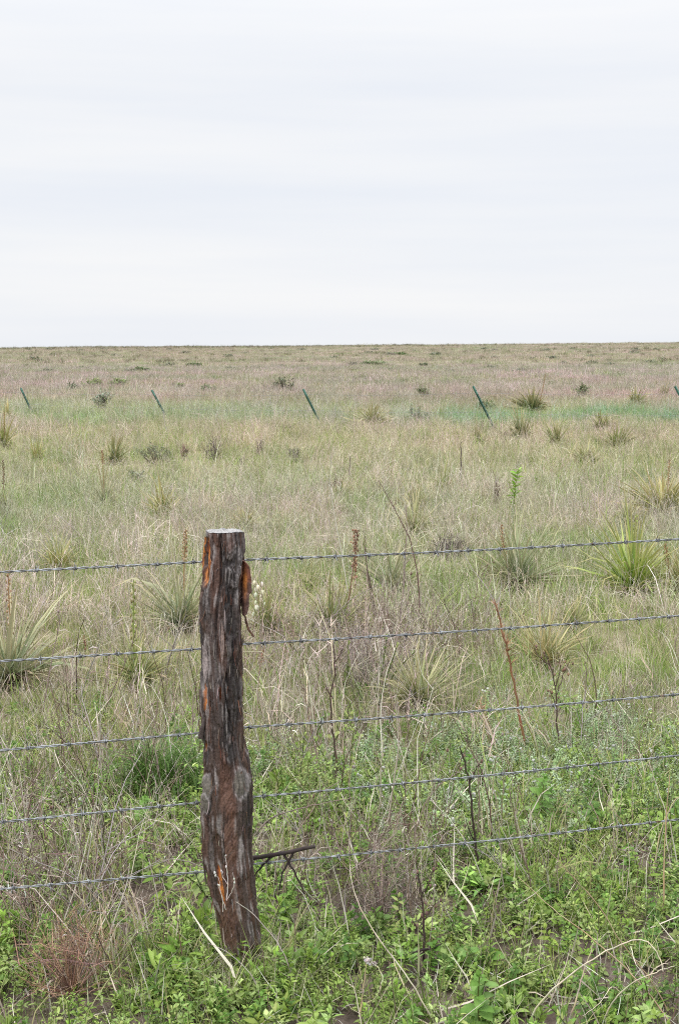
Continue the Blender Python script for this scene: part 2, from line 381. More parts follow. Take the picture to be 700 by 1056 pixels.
# --- clump meshes
def grass_mesh(n, R, L, lean, w, cols, p=None, S=3, bend=.5, wob=0, m=M_LEAF_I, tuft=1, seed=0, seeds=0, fine=1.0):
    r = np.random.default_rng(seed); mb = MB()
    ta = r.uniform(0, 2 * PI, tuft); tr = R * np.sqrt(r.random(tuft)); g = r.integers(0, tuft, n)
    base = np.stack([tr[g] * np.cos(ta[g]), tr[g] * np.sin(ta[g]), np.zeros(n)], 1) + np.concatenate([r.normal(0, R * .12, (n, 2)), np.full((n, 1), -.01)], 1)
    az = r.uniform(0, 2 * PI, n); el = PI / 2 - np.abs(r.normal(0, lean, n)); LL = L * r.lognormal(-.1, .35, n)
    c = pick(cols, n, p, r=r)
    ribbons(mb, base, az, el, LL, w * r.uniform(.6, 1.3, n), c, S=S, bend=bend * r.uniform(.2, 1.6, n), r=r, wob=wob)
    for k in range(seeds):      # feathery seed tops on some stems
        a = r.uniform(0, 2 * PI); l = L * r.uniform(.9, 1.5); ln = abs(r.normal(0, .25)); b0 = np.array([r.normal(0, R * .5), r.normal(0, R * .5), 0])
        tip = b0 + l * np.array([math.sin(ln) * math.cos(a), math.sin(ln) * math.sin(a), math.cos(ln)])
        cc = pick(cols[-1:], 1, r=r)[0]
        tube(mb, [b0, (b0 + tip) / 2 + r.normal(0, .01, 3), tip], [.0007 * fine, .0006 * fine, .0003 * fine], cc, 3)
        q = 7; tt = r.uniform(.72, 1, q)[:, None]; bb = b0 + (tip - b0) * tt
        ribbons(mb, bb, r.uniform(0, 2 * PI, q), r.uniform(.5, 1.3, q), .02 * r.uniform(.6, 1.5, q), .0018 * fine, cc * 1.1, S=1, bend=0, r=r)
    return mb.mesh('clump', m)

GREEN = [(.13, .20, .04), (.21, .29, .065), (.29, .35, .11), (.38, .37, .18)]
TAN = [(.46, .41, .29), (.60, .55, .43), (.35, .30, .22), (.46, .40, .33)]
PINK = [(.40, .33, .28), (.50, .43, .38), (.32, .26, .22), (.58, .53, .46)]
GREY = [(.30, .26, .22), (.22, .18, .15), (.42, .38, .33), (.16, .11, .09)]

short = [grass_mesh(70, .13, .10, .45, .0028, GREEN, S=3, bend=.7, tuft=9, seed=k) for k in range(6)]
mixed = [grass_mesh(80, .17, .125, .55, .0028, GREEN + TAN, [.11, .17, .18, .14, .12, .14, .06, .08], S=3, bend=.8, tuft=10, seed=20 + k) for k in range(6)]
tall = [grass_mesh(46, .16, .20, .42, .0022, TAN + PINK[:2], S=4, bend=.9, wob=.09, m=M_DRY_I, tuft=8, seed=40 + k, seeds=5) for k in range(8)]
pink = [grass_mesh(50, .16, .20, .42, .0022, PINK, S=4, bend=.8, wob=.1, m=M_DRY_I, tuft=8, seed=60 + k, seeds=5) for k in range(6)]
coarse_g = [grass_mesh(110, .45, .11, .6, .007, GREEN + TAN[:2], S=2, bend=.7, tuft=16, seed=80 + k) for k in range(5)]
coarse_t = [grass_mesh(110, .45, .16, .5, .006, TAN + PINK[:2], S=2, bend=.7, m=M_DRY_I, tuft=16, seed=100 + k, seeds=6, fine=3) for k in range(5)]
far_g = [grass_mesh(110, 1.0, .16, .7, .024, GREEN[1:] + TAN, S=1, bend=.5, tuft=25, seed=120 + k) for k in range(4)]
far_t = [grass_mesh(110, 1.0, .20, .6, .020, TAN + PINK, S=1, bend=.5, m=M_DRY_I, tuft=25, seed=140 + k) for k in range(4)]

def forb_mesh(n_st, H, leafL, leafW, cols, seed, node=5, per=2, R=.06, up=.5, stemc=(.13, .17, .05), flower=None):
    r = np.random.default_rng(seed); mb = MB()
    for s in range(n_st):
        a = r.uniform(0, 2 * PI); rr = R * math.sqrt(r.random()); b0 = np.array([rr * math.cos(a), rr * math.sin(a), -.005])
        h = H * r.uniform(.5, 1.25); ln = r.normal(0, .3); la = r.uniform(0, 2 * PI)
        path = [b0 + h * t_ * np.array([math.sin(ln * t_) * math.cos(la), math.sin(ln * t_) * math.sin(la), math.cos(ln * t_)]) for t_ in np.linspace(0, 1, 4)]
        tube(mb, path, [.0013, .0011, .001, .0006], vary(stemc, 1, r=r)[0], 3)
        nodes = node + r.integers(-1, 2); P = np.array(path)
        bs = []; az = []; el = []; LL = []
        for k in range(nodes):
            tt = (k + .6) / nodes; f = tt * 3; i0 = min(2, int(f)); q = P[i0] + (P[i0 + 1] - P[i0]) * (f - i0); a0 = r.uniform(0, 2 * PI)
            for j in range(per): bs.append(q); az.append(a0 + j * 2 * PI / per + r.normal(0, .25)); el.append(up * (.4 + tt) + r.normal(0, .2)); LL.append(leafL * (1.15 - .6 * tt) * r.uniform(.7, 1.2))
        for j in range(3): bs.append(P[3]); az.append(r.uniform(0, 2 * PI)); el.append(r.uniform(.6, 1.3)); LL.append(leafL * .45)
        leaves(mb, np.array(bs), np.array(az), np.array(el), np.array(LL), np.array(LL) * leafW, pick(cols, 1, s=.12, r=r)[0] * r.lognormal(0, .1, (len(bs), 1)), r)
        if flower is not None and r.random() < .12:
            for j in range(4): blob(mb, P[3] + r.normal(0, .004, 3), .0035, flower, 5, 2)
    return mb.mesh('herb', M_LEAF_I)

def leaves(mb, base, az, el, L, W, cols, r):
    """lance-shaped leaves folded on the midrib, arched"""
    n = len(az); d = np.stack([np.cos(el) * np.cos(az), np.cos(el) * np.sin(az), np.sin(el)], 1)
    roll = r.normal(0, .35, n); s = np.stack([-np.sin(az) * np.cos(roll), np.cos(az) * np.cos(roll), np.sin(roll)], 1)
    up = np.cross(d, s); L = L[:, None]; W = W[:, None]; dz = np.array([0, 0, -1.]) * L * r.uniform(.05, .35, (n, 1))
    p = [base, base + d * L * .33 + dz * .15 - up * W * .0, base + d * L * .68 + dz * .5, base + d * L + dz * 1.1]
    v = [p[0], p[1] - s * W * .46 + up * W * .14, p[1], p[1] + s * W * .46 + up * W * .14, p[2] - s * W * .36 + up * W * .1, p[2], p[2] + s * W * .36 + up * W * .1, p[3]]
    V = np.stack(v, 1); c = np.asarray(cols, float); c = np.tile(c, (n, 1)) if c.ndim == 1 else c
    C = np.repeat(c[:, None], 8, 1).copy(); C[:, 2] *= 1.18; C[:, 5] *= 1.18
    off = (np.arange(n) * 8)[:, None, None]
    mb.add(V.reshape(-1, 3), (off + np.array([[1, 2, 5, 4], [2, 3, 6, 5]])).reshape(-1, 4), C.reshape(-1, 3))
    mb.f.append((off + mb.n - 8 * n + np.array([[0, 2, 1], [0, 3, 2], [4, 5, 7], [5, 6, 7]])).reshape(-1, 3))

HERB = [(.23, .34, .06), (.30, .42, .10), (.16, .26, .05), (.40, .50, .18)]
SILV = [(.37, .48, .26), (.30, .42, .19), (.47, .55, .37)]
herb = [forb_mesh(6, .052, .026, .36, HERB, 200 + k, node=5, R=.065, up=.3) for k in range(7)]
herb_c = [forb_mesh(4, .06, .027, .66, [(.12, .22, .045), (.17, .28, .07), (.24, .33, .10)], 260 + k, node=4, per=3, R=.05, up=.35) for k in range(3)]
herb_d = [forb_mesh(6, .085, .014, .30, [(.34, .42, .12), (.26, .36, .09)], 280 + k, node=8, per=2, R=.05, up=.9) for k in range(2)]
herb_b = [forb_mesh(3, .05, .045, .36, HERB, 220 + k, node=4, R=.05, up=.7) for k in range(5)]
silver = [forb_mesh(9, .08, .014, .40, SILV, 240 + k, node=10, per=3, R=.07, stemc=(.25, .28, .16), flower=(.6, .6, .55)) for k in range(5)]

def dead_mesh(n, R, H, cols, seed, lean=.3, br=4, rad=.0013, wild=.12, pod=.3):
    r = np.random.default_rng(seed); mb = MB()
    for s in range(n):
        a = r.uniform(0, 2 * PI); rr = R * math.sqrt(r.random()); p = np.array([rr * math.cos(a), rr * math.sin(a), -.01])
        h = H * r.uniform(.45, 1.2); ln = r.normal(0, lean); la = r.uniform(0, 2 * PI); col = pick(cols, 1, r=r)[0]
        d = np.array([math.sin(ln) * math.cos(la), math.sin(ln) * math.sin(la), math.cos(ln)]); pts = [p.copy()]
        for k in range(5): d = d + r.normal(0, wild, 3); d /= np.linalg.norm(d); p = p + d * h / 5; pts.append(p.copy())
        R0 = rad * r.uniform(.6, 1.5); tube(mb, pts, np.linspace(R0, R0 * .35, 6), col, 3)
        for j in range(r.integers(0, br + 1)):
            k = r.integers(1, 5); q = pts[k] + (pts[k + 1] - pts[k]) * r.random(); dd = d + r.normal(0, .7, 3); dd[2] = abs(dd[2]); dd /= np.linalg.norm(dd); l = h * r.uniform(.1, .35)
            m1 = q + dd * l * .5 + r.normal(0, l * .06, 3); e_ = m1 + (dd + np.array([0, 0, .3])) * l * .5
            tube(mb, [q, m1, e_], [R0 * .5, R0 * .4, R0 * .25], col * .95, 3)
            if r.random() < pod: blob(mb, e_, np.array([.0022, .0022, .0035]) * r.uniform(.7, 1.5), pick([(.35, .30, .25), (.14, .09, .07), (.45, .40, .36)], 1, r=r)[0], 4, 2)
        if r.random() < .5:      # curled dead leaves along the stem
            q = 3; ks = r.integers(1, 5, q); ribbons(mb, np.array([pts[k] for k in ks]), r.uniform(0, 2 * PI, q), r.uniform(-.6, .8, q), r.uniform(.015, .04, q), .003, pick(cols, q, r=r), S=2, bend=1.6, r=r)
    return mb.mesh('dead', M_DRY_I)
STEM = [(.34, .27, .22), (.22, .16, .13), (.48, .42, .36), (.13, .085, .07), (.58, .52, .43)]
dead = [dead_mesh(5, .10, .36, STEM, 300 + k, lean=.2, rad=.0018) for k in range(8)]
thick = [dead_mesh(13, .12, .26, [(.36, .29, .25), (.24, .17, .14), (.52, .45, .40), (.13, .09, .08)], 320 + k, lean=.6, wild=.28, br=6) for k in range(6)]
litter = [grass_mesh(26, .14, .10, 1.3, .003, TAN + GREY, S=3, bend=.1, wob=.3, m=M_DRY_I, tuft=12, seed=340 + k) for k in range(5)]

def put(name, label, cat, protos, P, s0=1, sv=.2, tilt=.12, tcol=None, r=rng):
    n = len(P)
    if tcol is None: tcol = r.lognormal(0, .08, (n, 1)) * np.ones((n, 3))
    return scatter(name, label, cat, protos, P, r.uniform(0, 2 * PI, n), (r.normal(0, tilt, n), r.normal(0, tilt, n)), s0 * r.lognormal(0, sv, n), r.integers(0, len(protos), n), tcol)

BARE = [(465, 1042, 45, 12, .9), (590, 1024, 45, 9, .7), (345, 1054, 35, 8, .8), (560, 1062, 60, 10, .6)]
def patch(P, sc, seed): return fbm(P[:, 0] / sc, P[:, 1] / sc, seed)
def zone_col(P, warm=0.0):
    """slow drift of the grass colour over the prairie: greener, drier and redder patches"""
    x, y = P[:, 0], P[:, 1]; n = len(P)
    a = fbm(x / 2.2, y / 2.2, 31); b2 = fbm(x / 11, y / 7, 32)
    f = np.array([.96, .98, .95]) * (.86 + .28 * a)[:, None]
    f *= 1 + (b2 - .5)[:, None] * np.array([.32, .05, .2])
    c3 = fbm(x / .45, y / .45, 33); f *= 1 + (c3 - .5)[:, None] * np.array([.5, .3, .5])
    dry = sstep(.38, .62, .55 * fbm(x / 1.1, y / 1.1, 34) + .45 * fbm(x / 5, y / 5, 35))[:, None]
    f = f * ((1 - dry) * np.array([.93, .99, .88]) + dry * np.array([1.08, 1.01, 1.09]))
    return f * rng.lognormal(0, .16, (n, 1))
# --- near strip
def d_short(P):
    q = .35 + .9 * (patch(P, .9, 41) - .35); py = project(P)[1]
    return np.clip(q + .35 * sstep(860, 780, py), 0.1, 1) * notpost(P) * (1 - np.clip(blobs(P, BARE), 0, 1))
P = wedge(2.9, 12, 44, d_short); put('green_grass', 'short green grass blades between the leafy weeds near the post', 'grass', short, P, .9, .25, tcol=zone_col(P))
def d_mix(P): return np.clip(.25 + sstep(4.8, 7.5, P[:, 1]), 0, 1) * notpost(P) * (1 - np.clip(blobs(P, BARE), 0, 1))
P = wedge(3.6, 16, 26, d_mix); put('mixed_grass', 'half green, half dry grass behind the barbed wire', 'grass', mixed, P, 1, .25, tcol=zone_col(P))
def d_tall(P): return np.clip(1.25 * sstep(4.9, 8.5, P[:, 1]) * (.2 + 1.7 * (patch(P, 1.6, 42) - .2)) + .04, 0, 1)
P = wedge(4, 16, 21, d_tall); put('dry_grass', 'thin tan grass stems with feathery tops over green undergrowth', 'dry grass', tall, P, 1, .28, tcol=zone_col(P))
def d_pink(P): return np.clip(sstep(5.4, 8, P[:, 1]) * (patch(P, 1.1, 43) - .42) * 4, 0, 1)
P = wedge(5, 18, 12, d_pink); put('reddish_grass', 'patches of dry pinkish brown grass among the tan grass', 'dry grass', pink, P, .95, .25, tcol=zone_col(P))
SIL = [(600, 795, 130, 42, 2.0), (440, 806, 95, 36, 1.6), (680, 770, 60, 25, 1.2), (520, 800, 50, 25, 1), (270, 800, 30, 20, .4), (60, 850, 30, 20, .3)]
THIN = [(400, 890, 75, 60, .8), (620, 905, 80, 28, .3), (70, 900, 100, 75, .6), (60, 1000, 60, 28, .6), (150, 930, 60, 40, .5), (250, 900, 60, 50, .4)]
def d_herb(P):
    py = project(P)[1]
    return np.clip((.55 + .9 * (patch(P, .5, 44) - .2)) * sstep(760, 850, py) + .22 * sstep(710, 765, py), 0, 1) * (1 - np.clip(blobs(P, BARE) * 1.2, 0, 1)) * (1 - np.clip(blobs(P, THIN), 0, .6)) * notpost(P)
P = wedge(2.9, 6.6, 260, d_herb); put('leafy_weeds', 'bright green leafy weeds carpeting the ground around the wooden post', 'weeds', herb + herb_c + herb_d, P, 1, .28, .25)
P = wedge(2.9, 5.6, 75, lambda P: d_herb(P) * (patch(P, .35, 45) > .48)); put('broadleaf_weeds', 'broader leaved green weeds in the foreground carpet', 'weeds', herb_b, P, .9, .25, .2)
P = wedge(4.2, 8.5, 170, lambda P: np.clip(blobs(P, SIL), 0, 1) * np.clip(patch(P, .4, 46) * 2.2 - .4, 0, 1)); put('silvery_weeds', 'low silvery green woolly weeds right of the post', 'weeds', silver, P, 1, .25, .2)
DM = [(60, 900, 110, 90, .95), (120, 990, 120, 50, .5), (400, 900, 70, 70, 1.0), (620, 905, 110, 35, .38), (300, 880, 90, 60, .45), (150, 830, 80, 50, .4), (500, 900, 60, 40, .3), (370, 700, 90, 70, .5), (660, 800, 60, 50, .25), (130, 770, 90, 40, .2)]
P = wedge(3.7, 9, 62, lambda P: np.clip(blobs(P, DM) + .08, 0, 1) * notpost(P)); put('dead_weed_stems', 'upright grey and brown dead weed stems standing through the greenery', 'dead stems', dead, P, .85, .3, .15)
TH = [(400, 905, 45, 45, 1.0), (60, 990, 55, 35, .7), (380, 690, 60, 40, .9), (440, 650, 70, 40, .5), (310, 940, 45, 40, .45), (640, 900, 60, 25, .3), (120, 930, 60, 40, .5), (20, 900, 40, 60, .5), (270, 690, 50, 25, .5)]
P = wedge(3.0, 9, 48, lambda P: np.clip(blobs(P, TH), 0, 1) * notpost(P)); put('dead_brush', 'tangled grey brown dead twigs low among the weeds', 'dead stems', thick, P, .9, .25, .2)
P = wedge(2.9, 7, 90, lambda P: .8 + 0 * P[:, 0]); put('plant_litter', 'fallen dry stems and straw lying on the brown soil', 'litter', litter, P, .9, .3, .1)
ra = np.random.default_rng(91); k_ = 46; an = ra.uniform(0, 2 * PI, k_); rd = ra.uniform(.075, .22, k_); P = np.stack([POSTX + rd * np.cos(an), POST_Y + rd * np.sin(an), 0 * an], 1); P[:, 2] = terrain(P[:, 0], P[:, 1])
put('foot_weeds', 'leafy weeds crowding round the foot of the wooden post', 'weeds', herb + herb_b, P, 1.15, .25, .25)
put('foot_grass', 'grass blades and straw round the foot of the wooden post', 'grass', mixed + litter, P + np.array([.02, -.01, 0]), .7, .2, .2)
# --- middle distance and beyond
def bandcol(P, base=None):
    f = zone_col(P) * (1 - sstep(35, 60, P[:, 1])[:, None] * np.array([.13, .15, .08])); px, py = project(P); y = P[:, 1]
    pk = np.exp(-((py - 411 + 16 * (fbm(px / 60, py / 20, 51) - .5)) / 9.5) ** 2) * np.clip(3 * fbm(px / 45, py / 6, 59) - .7, 0, 1)
    f = f * (1 + pk[:, None] * np.array([-.13, -.22, -.19]))
    gr = np.exp(-((py - 433 + 10 * (fbm(px / 70, py / 30, 58) - .5)) / 7.0) ** 2) * (.45 + .55 * sstep(300, 560, px)) * np.clip(2.6 * fbm(px / 28, py / 7, 52) - .7, 0, 1)
    f = f * (1 + gr[:, None] * np.array([-.50, -.08, -.22]))
    return f
P = wedge(14, 42, 15); put('mid_grass', 'green and tan grass spreading across the middle of the pasture', 'grass', mixed, P, 1.25, .28, tcol=bandcol(P))
P = wedge(14, 44, 11, lambda P: np.clip(.25 + 1.5 * (patch(P, 3.2, 53) - .2), 0, 1) * (1 - .75 * np.exp(-((project(P)[1] - 432) / 8) ** 2))); put('mid_dry_grass', 'pale dry grass stems across the middle of the pasture', 'dry grass', tall, P, 1.1, .28, tcol=bandcol(P))
P = wedge(16, 60, 3.5, lambda P: np.clip((patch(P, 4, 54) - .45) * 5, 0, 1) + np.exp(-((project(P)[1] - 411) / 8) ** 2)); put('mid_reddish_grass', 'pinkish brown grass in a band beyond the leaning metal posts', 'dry grass', pink, P, 1.3, .25, tcol=bandcol(P))
P = wedge(40, 130, 2.4); put('far_grass', 'mottled green grass on the far pasture', 'grass', coarse_g, P, 1, .3, tcol=bandcol(P))
P = wedge(40, 130, 2.8, lambda P: np.clip(.3 + 1.4 * (fbm(P[:, 0] / 14, P[:, 1] / 7, 55) - .2), 0, 1)); put('far_dry_grass', 'tan and pinkish grass on the far pasture', 'dry grass', coarse_t, P, 1, .3, tcol=bandcol(P))
P = wedge(120, 470, .16); put('distant_grass', 'green grey grass towards the horizon', 'grass', far_g, P, 1, .3, tcol=zone_col(P) * np.array([.78, .80, .80]))
P = wedge(120, 470, .30, lambda P: np.clip(.2 + 1.5 * (fbm(P[:, 0] / 40, P[:, 1] / 16, 56) - .2), 0, 1)); put('distant_dry_grass', 'brown grass fading to the horizon', 'dry grass', far_t, P, 1, .3, tcol=zone_col(P) * np.array([.84, .80, .82]) * (1 - .5 * sstep(330, 420, P[:, 1]) * sstep(90, -40, P[:, 0]))[:, None])

bunch = [grass_mesh(140, .13, .13, .7, .005, [(.15, .21, .07), (.21, .26, .10), (.30, .31, .16)] if k < 5 else [(.52, .44, .28), (.38, .31, .2), (.25, .26, .12)], S=3, bend=.8, tuft=6, seed=160 + k) for k in range(8)]
P = wedge(8, 34, .55); put('bunch_grass', 'tufts of darker and straw coloured bunch grass through the pasture', 'grass', bunch, P, 1.15, .22, tcol=zone_col(P))
P = wedge(34, 130, .16); put('far_bunch_grass', 'darker tufts of bunch grass speckling the far pasture', 'grass', bunch, P, 1.5, .22, tcol=zone_col(P) * .85)
def d_scrub(P): return np.clip(.03 + .97 * sstep(60, -60, P[:, 0]) * sstep(355, 380, P[:, 1]) + .3 * (fbm(P[:, 0] / 30, P[:, 1] / 9, 57) > .60), 0, 1)
P = wedge(150, 500, .13, d_scrub); put('distant_scrub', 'dark low scrub along the left horizon and far pasture', 'scrub', bunch[:4], P, 3.0, .2, tcol=np.ones((len(P), 3)) * np.array([.62, .48, .62]))

# ------------------------------------------------------------------ the wooden post
S0 = POST_Y
post = empty('fence_post', gnd(250, 1003)); tag(post, 'weathered dark brown wooden post with shaggy bark and orange scars', 'fence post')
prof = [(548, 211, 252), (556, 211.5, 252.5), (565, 211.5, 253), (580, 210, 253), (600, 210, 251), (615, 208, 251), (640, 207, 251), (680, 207.5, 251), (720, 207.5, 251.5), (760, 208, 252), (785, 208.5, 256), (805, 208, 259), (830, 207, 260), (860, 208.5, 259), (885, 211, 259), (910, 213.5, 261), (935, 220, 264), (960, 226, 267), (985, 232, 270), (1005, 235, 272), (1080, 240, 285)]
pa = np.array(prof, float)
zs_py = np.concatenate([np.linspace(548, 1080, 560)])
cx = []; hw = []; zz = []
for py in zs_py:
    l = np.interp(py, pa[:, 0], pa[:, 1]); r_ = np.interp(py, pa[:, 0], pa[:, 2])
    A_ = at(l, py, S0); B_ = at(r_, py, S0); cx.append((A_.x + B_.x) / 2); hw.append((B_.x - A_.x) / 2); zz.append((A_.z + B_.z) / 2)
cx = np.array(cx); hw = np.array(hw); zz = np.array(zz); NT = 300
th = np.linspace(0, 2 * PI, NT, endpoint=False)
TH_, PYg = np.meshgrid(th, zs_py); ZZ = zz[:, None] + 0 * TH_
fr = np.cos(TH_)           # 1 = right edge, front is sin<0 (towards -Y)
PXg = np.interp(PYg, pa[:, 0], (pa[:, 1] + pa[:, 2]) / 2) + np.interp(PYg, pa[:, 0], (pa[:, 2] - pa[:, 1]) / 2) * np.cos(TH_)
front = sstep(.15, -.25, np.sin(TH_))
def cyc(fun, k, zs, seed, warp=0.0):      # noise that wraps round the trunk
    a = TH_ / (2 * PI) * k; b_ = ZZ * zs + warp; w_ = sstep(0.85, 1.0, TH_ / (2 * PI))
    return fun(a, b_, seed) * (1 - w_) + fun(a - k, b_, seed) * w_
warp = (cyc(vnoise, 6, 3, 3) - .5) * 1.0
def fib(k, zs, seed, tw=1.0):
    a = (TH_ + tw * ((ZZ * .25) + .26 * (vnoise(ZZ * 5, 0 * ZZ, seed + 5) - .5))) / (2 * PI) * k + (vnoise(TH_ * 1.5, ZZ * 9, 9) - .5) * k * .025
    w_ = sstep(.9, 1, TH_ / (2 * PI)); return vnoise(a, ZZ * zs, seed) * (1 - w_) + vnoise(a - k, ZZ * zs, seed) * w_
big = fib(7, 3.0, 1); med = fib(22, 7, 2); fin = fib(70, 14, 3, 1.2); hair = fib(150, 30, 4, 1.3)
rid = 1 - np.abs(med * 2 - 1); rid2 = 1 - np.abs(fin * 2 - 1)
disp = (big - .5) * .008 + (rid - .5) * .0040 + (rid2 - .5) * .0042 + (hair - .5) * .0030
crack = sstep(.88, .95, 1 - np.abs(fib(17, 3.2, 6) * 2 - 1)) * sstep(.35, .5, fib(9, 5, 7)); disp -= crack * .009
flaky = sstep(.5, .54, cyc(lambda a, b_, s: fbm(a, b_, s, 4), 16, 17, 12)); disp += flaky * .0028
plate = cyc(lambda a, b_, s: fbm(a, b_, s, 5), 11, 6.5, 14); pl1 = sstep(.50, .515, plate); pl2 = sstep(.60, .615, plate); disp += pl1 * .0022 + pl2 * .0022
def ell(px, py, rx, ry, rot=0, f=True):
    dx = PXg - px; dy = PYg - py; c_, s_ = math.cos(rot), math.sin(rot); u = (dx * c_ + dy * s_) / rx; v = (-dx * s_ + dy * c_) / ry
    d_ = np.sqrt(u * u + v * v); return d_ + (0 if not f else (1 - front) * 9)
jit = (cyc(lambda a, b_, s: fbm(a, b_, s, 4), 20, 26, 21) - .5) * 1.5
char = np.array([.030, .025, .024]); grey = np.array([.125, .108, .105]); brown = np.array([.072, .042, .031]); red = np.array([.105, .050, .034]); light = np.array([.33, .30, .29]); orange = np.array([.60, .225, .055]); olive = np.array([.12, .108, .09])
fx = lambda a: a[..., None]
mixf = lambda a, b_, t_: a * (1 - fx(t_)) + b_ * fx(t_)
C = mixf(char + 0 * fx(TH_), brown, sstep(.3, .65, fib(10, 4, 31) + .25 * (rid2 - .5)))
C = mixf(C, brown * .8, pl1 * .6); C = mixf(C, grey * .8, pl2 * .25); C = mixf(C, grey, sstep(.53, .70, fib(34, 11, 32) * .6 + cyc(fbm, 4, 5, 33) * .45) * .65)
C = mixf(C, red, sstep(.6, .8, fib(19, 6, 34)) * .6)
C = mixf(C, light, sstep(.62, .80, fib(64, 17, 35) * .7 + cyc(fbm, 6, 9, 36) * .35) * .6)
# smooth spiral-grained strip low on the front, black furrows on the right
d1 = np.abs(PXg - (232 + (PYg - 800) * .035 + 6 * np.sin((PYg - 780) / 45))) / (8 + 4 * sstep(900, 950, PYg)); s1 = sstep(1.2, .6, d1 + jit * .8) * sstep(785, 815, PYg) * sstep(1010, 950, PYg) * front
grain = sstep(.4, .7, vnoise((PXg * .75 + PYg * .5) * .95, (PXg - PYg) * .04, 8))
C = mixf(C, mixf(red * .85 + 0 * fx(TH_), np.array([.16, .088, .064]), grain), s1 * .8); disp = disp * (1 - s1 * .65) - s1 * .0015 + s1 * grain * .0003
d2 = np.abs(PXg - (243 + 2.5 * np.sin(PYg / 27))) / 5.5; s2 = sstep(1.2, .5, d2 + jit * 1.4) * sstep(585, 620, PYg) * sstep(800, 770, PYg) * front
C = mixf(C, char * .75, s2 * .8); disp -= s2 * .004
for (kx, ky, rx, ry, ro, typ) in [(244, 575, 8.5, 17, .1, 0), (243, 598, 3.5, 6, 0, 0), (216, 806, 5, 12, .08, 1), (213.5, 824, 4.5, 9, 0, 1), (250, 804, 6.5, 15, -.05, 1), (214, 622, 6, 22, .15, 2), (240, 772, 6, 12, .1, 2)]:
    d_ = ell(kx, ky, rx, ry, ro) + jit * .35; ins = sstep(1.05, .8, d_); rim = np.exp(-((d_ - 1.05) / .16) ** 2) * sstep(.25, .6, fin + .2)
    disp += ins * .0045 * np.sqrt(np.clip(1 - d_ ** 2 * .8, 0, 1)) + rim * .003
    if typ == 0: C = mixf(C, mixf(grey * .6 + 0 * fx(TH_), light * .8, sstep(.3, .9, np.sin(d_ * 15 + jit * 22) * .5 + .5)), ins * .6); disp += ins * np.sin(d_ * 17) * .0008
    if typ == 1: C = mixf(C, olive * (.8 + .5 * fx(hair)), ins * .9); C = mixf(C, light * .8, rim * .7)
    if typ == 2: C = mixf(C, mixf(char + 0 * fx(TH_), light * .7, sstep(.45, .8, fin)), ins * .6)
for (kx, ky, rx, ry, ro) in [(214.5, 576, 2.6, 23, .06), (212.9, 716, 2.0, 17, -.03), (229, 905, 2.3, 20, -.16), (232, 655, 1.2, 9, 0), (229, 707, 1.2, 14, 0), (231, 663, 1, 7, .3), (213, 766, 1.6, 5, 0), (256, 760, 1.0, 8, 0)]:
    d_ = ell(kx, ky, rx, ry, ro) + jit * .6 + (fin - .5) * .9; ins = sstep(1.15, .75, d_)
    oc = mixf(orange + 0 * fx(TH_), np.array([.20, .055, .022]), sstep(.30, .75, vnoise(TH_ * 42, ZZ * 12, 61))); oc = oc * (.7 + .6 * fx(hair))
    if rx < 2: oc = oc * .6
    C = mixf(C, oc, ins); disp = disp * (1 - ins * .6) - ins * .004 + np.exp(-((d_ - 1.15) / .1) ** 2) * .0015 * front
C = mixf(C, char, crack * .6); disp = disp - disp.mean() - .0035
# slanting grain scratches
sc_ = sstep(.80, .92, vnoise((PXg + PYg) * .22, (PXg - PYg) * .045, 71)) * sstep(.5, .8, cyc(fbm, 5, 8, 72)); C = mixf(C, light * .8, sc_ * .5)
ys = .96
VX = cx[:, None] + (hw[:, None] + disp) * np.cos(TH_); VY = (S0 + .0) + (hw[:, None] * ys + disp) * np.sin(TH_)
VZ = ZZ.copy(); VZ[0] += .004 * (vnoise(np.cos(th) * 3, np.sin(th) * 3, 5) - .5); VZ[:4] += 0
o0 = np.array(post.location)
pm = MB(); V = np.stack([VX, VY, VZ], -1) - o0
nr = len(zs_py); ii = np.arange(nr - 1)[:, None] * NT; jj = np.arange(NT)[None]; jn = (jj + 1) % NT
pm.add(V.reshape(-1, 3), np.stack([ii + jj, ii + NT + jj, ii + NT + jn, ii + jn], -1).reshape(-1, 4), C.reshape(-1, 3))
trunk = pm.obj('trunk', M_WOOD, post)
# sawn top: a slightly domed, cracked grey disc
cm = MB(); top = V[0]; ctr = top.mean(0); rings = 16; vv = []; cc = []
for k in range(rings + 1):
    s = 1 - k / rings * .98; q = ctr + (top - ctr) * s; rr = np.linalg.norm((top - ctr)[:, :2], axis=1) * s
    q = q.copy(); ang = th; q[:, 2] += .0015 + .002 * (1 - s) + (vnoise(ang * 6, rr * 60, 9) - .5) * .003 * (k > 0)
    ring = .5 + .5 * np.sin(rr * 1100 + ang * .3); g_ = .22 + .12 * ring + .12 * (vnoise(ang * 4, rr * 90, 3) - .5)
    ck = sstep(.86, .95, 1 - np.abs(vnoise(ang * 2.2, rr * 2, 14) * 2 - 1)) * .5
    vv.append(q); cc.append(np.stack([g_, g_ * .96, g_ * .93], 1) * (1 - ck)[:, None])
V2 = np.concatenate(vv); ii = np.arange(rings)[:, None] * NT
cm.add(V2, np.stack([ii + jj, ii + jn, ii + NT + jn, ii + NT + jj], -1).reshape(-1, 4), np.concatenate(cc))
cut = cm.obj('cut_end', M_WOOD, post); cut['label'] = 'pale grey sawn top of the post'

